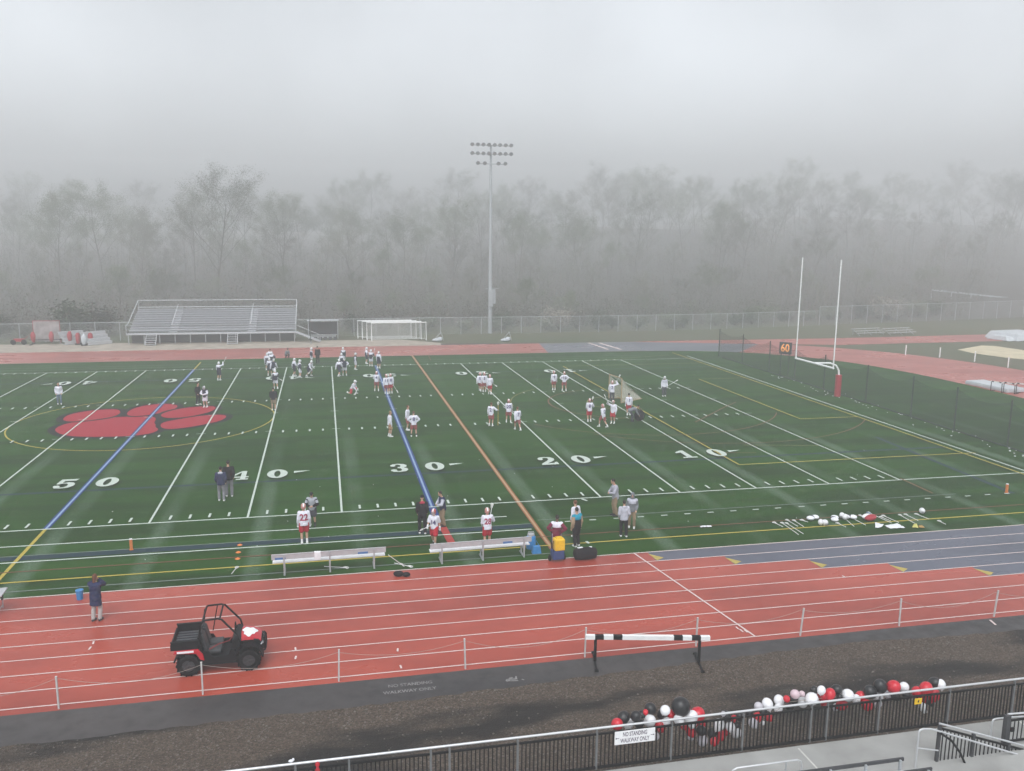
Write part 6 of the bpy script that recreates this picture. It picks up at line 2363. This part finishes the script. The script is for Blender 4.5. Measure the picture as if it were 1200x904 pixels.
person(336, 419.5, 30, 'crouch', fit(jersey='dark_grey_hoodie', pants='black_cloth', shoes='shoe_black', beanie='black_cloth'), 'dark figure crouching on the far red track by the bleacher end', 'person')
person(345, 441, 120, 'step', NAVY, 'navy player striding right just right of the 40 yard line top', pl, GN, 1.0, ('stick carried by the navy player right of the 40 line top',))
person(351.5, 443, 105, 'stand', NAVY3, 'navy player standing between two stick carriers right of the 40 line', pl, GN)
person(362, 441, 60, 'ready', NAVY, 'navy player leaning forward over a lowered stick, below the black clad adult', pl, GN, 1.0, ('stick lowered by the navy player leaning forward below the black clad adult',))
person(365, 427, 80, 'stand', NAVY3, 'navy player close beside the black clad adult at the far sideline', pl, GN)
person(372.5, 426, 190, 'stand', fit(jersey='black_cloth', pants='black_cloth', shoes='shoe_black', beanie='black_cloth'), 'tall adult all in black standing at the far sideline', 'person', None, 1.04)
person(397.5, 441.5, 150, 'walk', NAVY, 'navy player nearest the 35 line top, front left of three', pl, GN)
person(404, 440.5, 185, 'hips', NAVY2, 'navy player with hands on hips, front right of three by the 35 line', pl, GN)
person(401, 434, 210, 'hold', NAVY, 'navy player behind two others at the 35 line with stick low', pl, GN, 1.0, ('stick held low by the rear navy player at the 35 line',))
person(402.5, 426.5, 200, 'stand', NAVY3, 'navy player on the grass edge behind the three at the 35 line', pl, GN)
person(416.5, 433.5, 90, 'stand', NAVY2, 'navy player standing sideways alone between the 35 and 30 lines', pl, GN)
person(429.5, 426.5, 100, 'hips', NAVY, 'navy player farthest back of three by the blue line top', pl, GN)
person(434.8, 429.5, 160, 'upright', NAVY3, 'navy player with upright stick beside the blue line top', pl, GN, 1.0, ('stick held upright by the navy player beside the blue line top',))
person(444, 432, 150, 'stand', NAVY, 'navy player standing right at the top end of the blue line', pl, GN)
# white team
person(412.5, 461.5, 60, 'kneel', fit(jersey='white_jersey', shorts='red_shorts', socks='white_sock', shoes='shoe_white', helmet=['helmet_white'], gloves='glove'), 'white jersey player down on one knee right of the 35 yard line', pl, GW, 1.0, ('stick laid low by the kneeling white jersey player',))
person(441.5, 458.5, 175, 'hold', WHITE2, 'white jersey player standing just left of the blue line', pl, GW, 1.0, ('stick held by the white player just left of the blue line',), ('4', 'number_navy', 'jersey'))
person(453, 462, 185, 'step', WHITE2, 'white jersey player on the blue line, left one of the close pair', pl, GW, 1.0, ('stick pointing left from the white player on the blue line',), ('11', 'number_navy', 'jersey'))
person(458, 461.5, 190, 'stand', WHITE, 'white jersey player on the blue line, right one of the close pair', pl, GW, 1.0, ('stick pointing down from the right player of the close pair', (-.25, -.2, .8), (-.62, .1, .06)), ('8', 'number_navy', 'jersey'))
person(457, 512, 100, 'stand', fit(jersey='white_jersey', shorts='camo_shorts', socks='white_sock', shoes='shoe_white', hair='hair_fair', gloves='glove'), 'white jersey player in patterned shorts left of the blue line, facing right', pl, GW, 1.03)
person(477.5, 504.5, 70, 'stand', WHITE3, 'bareheaded white jersey player turned toward the number 8 player', pl, GW, 1.03)
person(485, 512, 178, 'hips', fit(jersey='white_jersey', shorts='dull_red_shorts', socks='black_sock', shoes='shoe_white', hair='hair_brown'), 'white jersey player number 8 with hands on hips right of the blue line', pl, GW, 1.03, None, ('8', 'number_navy', 'jersey'))
person(562.5, 459, 165, 'walk', WHITE2, 'white jersey player at left in the far trio on the 20 line', pl, GW, 1.0, None, ('5', 'number_navy', 'jersey'))
person(567.5, 459.5, 175, 'stand', WHITE2, 'white jersey player in the middle of the far trio on the 20 line', pl, GW, 1.0, None, ('3', 'number_navy', 'jersey'))
person(574, 462.5, 170, 'step', WHITE, 'white jersey player at right in the far trio, in brighter red shorts', pl, GW, 1.0, ('stick carried by the right player of the far trio',))
person(575.5, 499.5, 150, 'plant', WHITE3, 'white jersey player holding a stick planted upright on the turf', pl, GW, 1.0, ('stick planted upright by the white player below the far trio', 0, 0, 'yellow_plastic'), ('2', 'number_navy', 'jersey'))
person(596, 495.5, 170, 'hold', WHITE2, 'white jersey player number 20 at the 20 line, stick head to the left', pl, GW, 1.0, ('stick held by the number 20 player at the 20 line',), ('20', 'number_navy', 'jersey'))
person(606.5, 504.5, 190, 'walk', WHITE3, 'white jersey player number 7 walking away over the 20 line', pl, GW, 1.0, None, ('7', 'number_navy', 'jersey'))
person(649, 457.5, 178, 'stand', WHITE2, 'white jersey player at left of the pair near the far 1 0', pl, GW, 1.0, None, ('9', 'number_navy', 'jersey'))
person(661, 458.5, 170, 'hips', WHITE2, 'white jersey player at right of the pair, arm out toward the other', pl, GW, 1.0, None, ('12', 'number_navy', 'jersey'))
person(690.5, 494.5, 172, 'upright', WHITE, 'white jersey player with upright stick left of the goal group', pl, GW, 1.0, ('stick held upright by the player left of the goal group', 0, 0, 'red_paint'), ('8', 'number_navy', 'jersey'))
person(706.5, 501, 215, 'walk', WHITE2, 'white jersey player nearest the stands in the goal group, mid step', pl, GW, 1.0, None, ('2', 'number_navy', 'jersey'))
person(718, 496.5, -35, 'raise', WHITE, 'white jersey player facing the stands with raised hand in the goal group', pl, GW, 1.0, ('stick raised by the player facing the stands in the goal group',))
person(717, 471.5, 160, 'raise', fit(jersey='white_jersey', pants='dark_sweats', shoes='shoe_white', helmet=['helmet_pale', 'helmet_white', 'helmet_pale'], gloves='glove'), 'white jersey player in dark sweatpants right in front of the goal net', pl, GW, 1.03, ('stick raised by the player in dark sweatpants at the goal net',), ('2', 'number_navy', 'jersey'))
person(736.5, 487, 175, 'stand', fit(jersey='white_jersey', shorts='red_shorts', socks='white_sock', shoes='shoe_white', hair='hair_dark', gloves='glove'), 'dark haired white jersey player beside the bent over dark figure', pl, GW, 1.0, None, ('1', 'number_navy', 'jersey'))
person(741, 494, 80, 'bend', fit(jersey='dark_grey_hoodie', pants='dark_sweats', shoes='shoe_black', hair='hair_dark'), 'dark clothed figure bending over by the goal', 'person')
person(778, 464.5, -8, 'stand', fit(jersey=['white_jersey', 'light_grey_sweat', 'white_jersey'], pants='dark_sweats', shoes='shoe_white', helmet=['helmet_white', 'helmet_white', 'helmet_white'], gloves='glove'), 'goalkeeper in white jersey and dark sweatpants alone right of the goal', pl, GW, 1.0, ('goalkeeper stick pointing right from the player alone right of the goal', (.18, -.2, .9), (1.15, -.1, 1.45)))
# near sideline
person(357, 637, 184, 'stand', WHITE, 'player in white number 22 jersey and red shorts behind the long bench', pl, GW, 1.05, None, ('22', 'number_red', 'jersey', .30, .25))
person(366.5, 617, -8, 'front', fit(tee='vest_grey', shirt='black_cloth', shorts='dark_sweats', socks='black_sock', shoes='shoe_black', cap='black_cloth', hair='hair_dark', vest=['vest_grey', 'vest_grey', 'black_cloth']), 'person in black cap and grey vest facing the number 22 player', 'person', None, 1.0)
person(260, 587, 178, 'pockets', fit(jersey='navy_cloth', pants='grey_pants', shoes='shoe_white', hair='hair_dark', hood_down='light_grey_sweat'), 'person in navy jacket and grey pants, nearer of two left of the 4 0', 'person', None, 1.05)
person(269, 582, 185, 'pockets', fit(jersey='black_cloth', pants='grey_pants', shoes='shoe_white', hair='hair_dark'), 'taller person in black jacket standing behind the navy jacket left of the 4 0', 'person', None, 1.12)
person(495, 625.5, 178, 'pockets', fit(jersey='black_cloth', pants='black_cloth', shoes='shoe_white', beanie='black_cloth', hood_down='red_shirt'), 'person all in black with red collar, back turned, left of the player 14', 'person', None, 1.06)
person(509, 640, -28, 'step', fit(tee='white_jersey', shorts='red_shorts', socks='white_sock', shoes='shoe_black', helmet=['helmet_red', 'helmet_white', 'helmet_white'], gloves='glove'), 'player in white number 14 jersey and red helmet with stick held left', pl, GW, 1.0, ('stick with white head held left by the number 14 player',), ('14', 'number_navy', 'tee', .21, .22, True))
person(519, 617, -80, 'front', fit(jersey=['navy_cloth', 'navy_cloth', 'light_grey_sweat'], pants='khaki', shoes='shoe_black', hair='hair_dark'), 'person in navy and grey jacket with tan pants facing left at the blue line', 'person', None, 1.02)
person(571, 641, 182, 'upright', WHITE, 'player in white number 28 jersey and red shorts behind the right bench', pl, GW, 1.02, ('stick held upright in front of the number 28 player',), ('28', 'number_red', 'jersey', .27, .25))
person(652, 650.5, 160, 'hips', fit(jersey=['maroon', 'white_jersey', 'maroon'], shorts='floral', socks='white_sock', shoes='shoe_white', hair='hair_dark', skin='skin_dark'), 'person in maroon jacket with white shoulders behind the yellow cart', 'person', None, 1.04)
person(674, 629, -150, 'stand', fit(jersey='white_jersey', shorts='light_grey_sweat', shoes='shoe_white', hair='hair_brown'), 'person in white top half hidden behind the teal shouldered person', 'person', None, 1.0)
person(675.5, 640.5, -160, 'stand', fit(jersey=['black_cloth', 'teal', 'tan'], pants='black_cloth', shoes='shoe_white', hair='hair_dark'), 'person with teal shoulders and black pants near the black bag', 'person', None, 1.04)
person(720.5, 604.5, -95, 'front', fit(jersey='grey_sweat', pants='khaki', shoes='shoe_black', hair='hair_dark'), 'tall person in grey sweater and tan pants standing on the sideline facing left', 'person', None, 1.10)
person(730.5, 629, 172, 'pockets', fit(jersey='light_grey_sweat', pants='black_cloth', shoes='shoe_white', hair='hair_dark', hood_down='light_grey_sweat'), 'person in pale grey sweatshirt and black pants seen from behind', 'person', None, 1.0)
person(740, 618.5, -20, 'pockets', fit(jersey=['dark_grey_hoodie', 'light_grey_sweat', 'dark_grey_hoodie'], pants='khaki', shoes='shoe_white', hood='dark_grey_hoodie'), 'person with grey hood up and tan pants, hands in front', 'person', None, 1.0)
person(114, 727.5, 165, 'face', fit(coat='navy_cloth', pants='pale_grey_pants', shoes='dark_grey', long_hair='hair_brown'), 'person in long navy coat and pale pants on the red track, hands at face', 'person', None, 1.0)
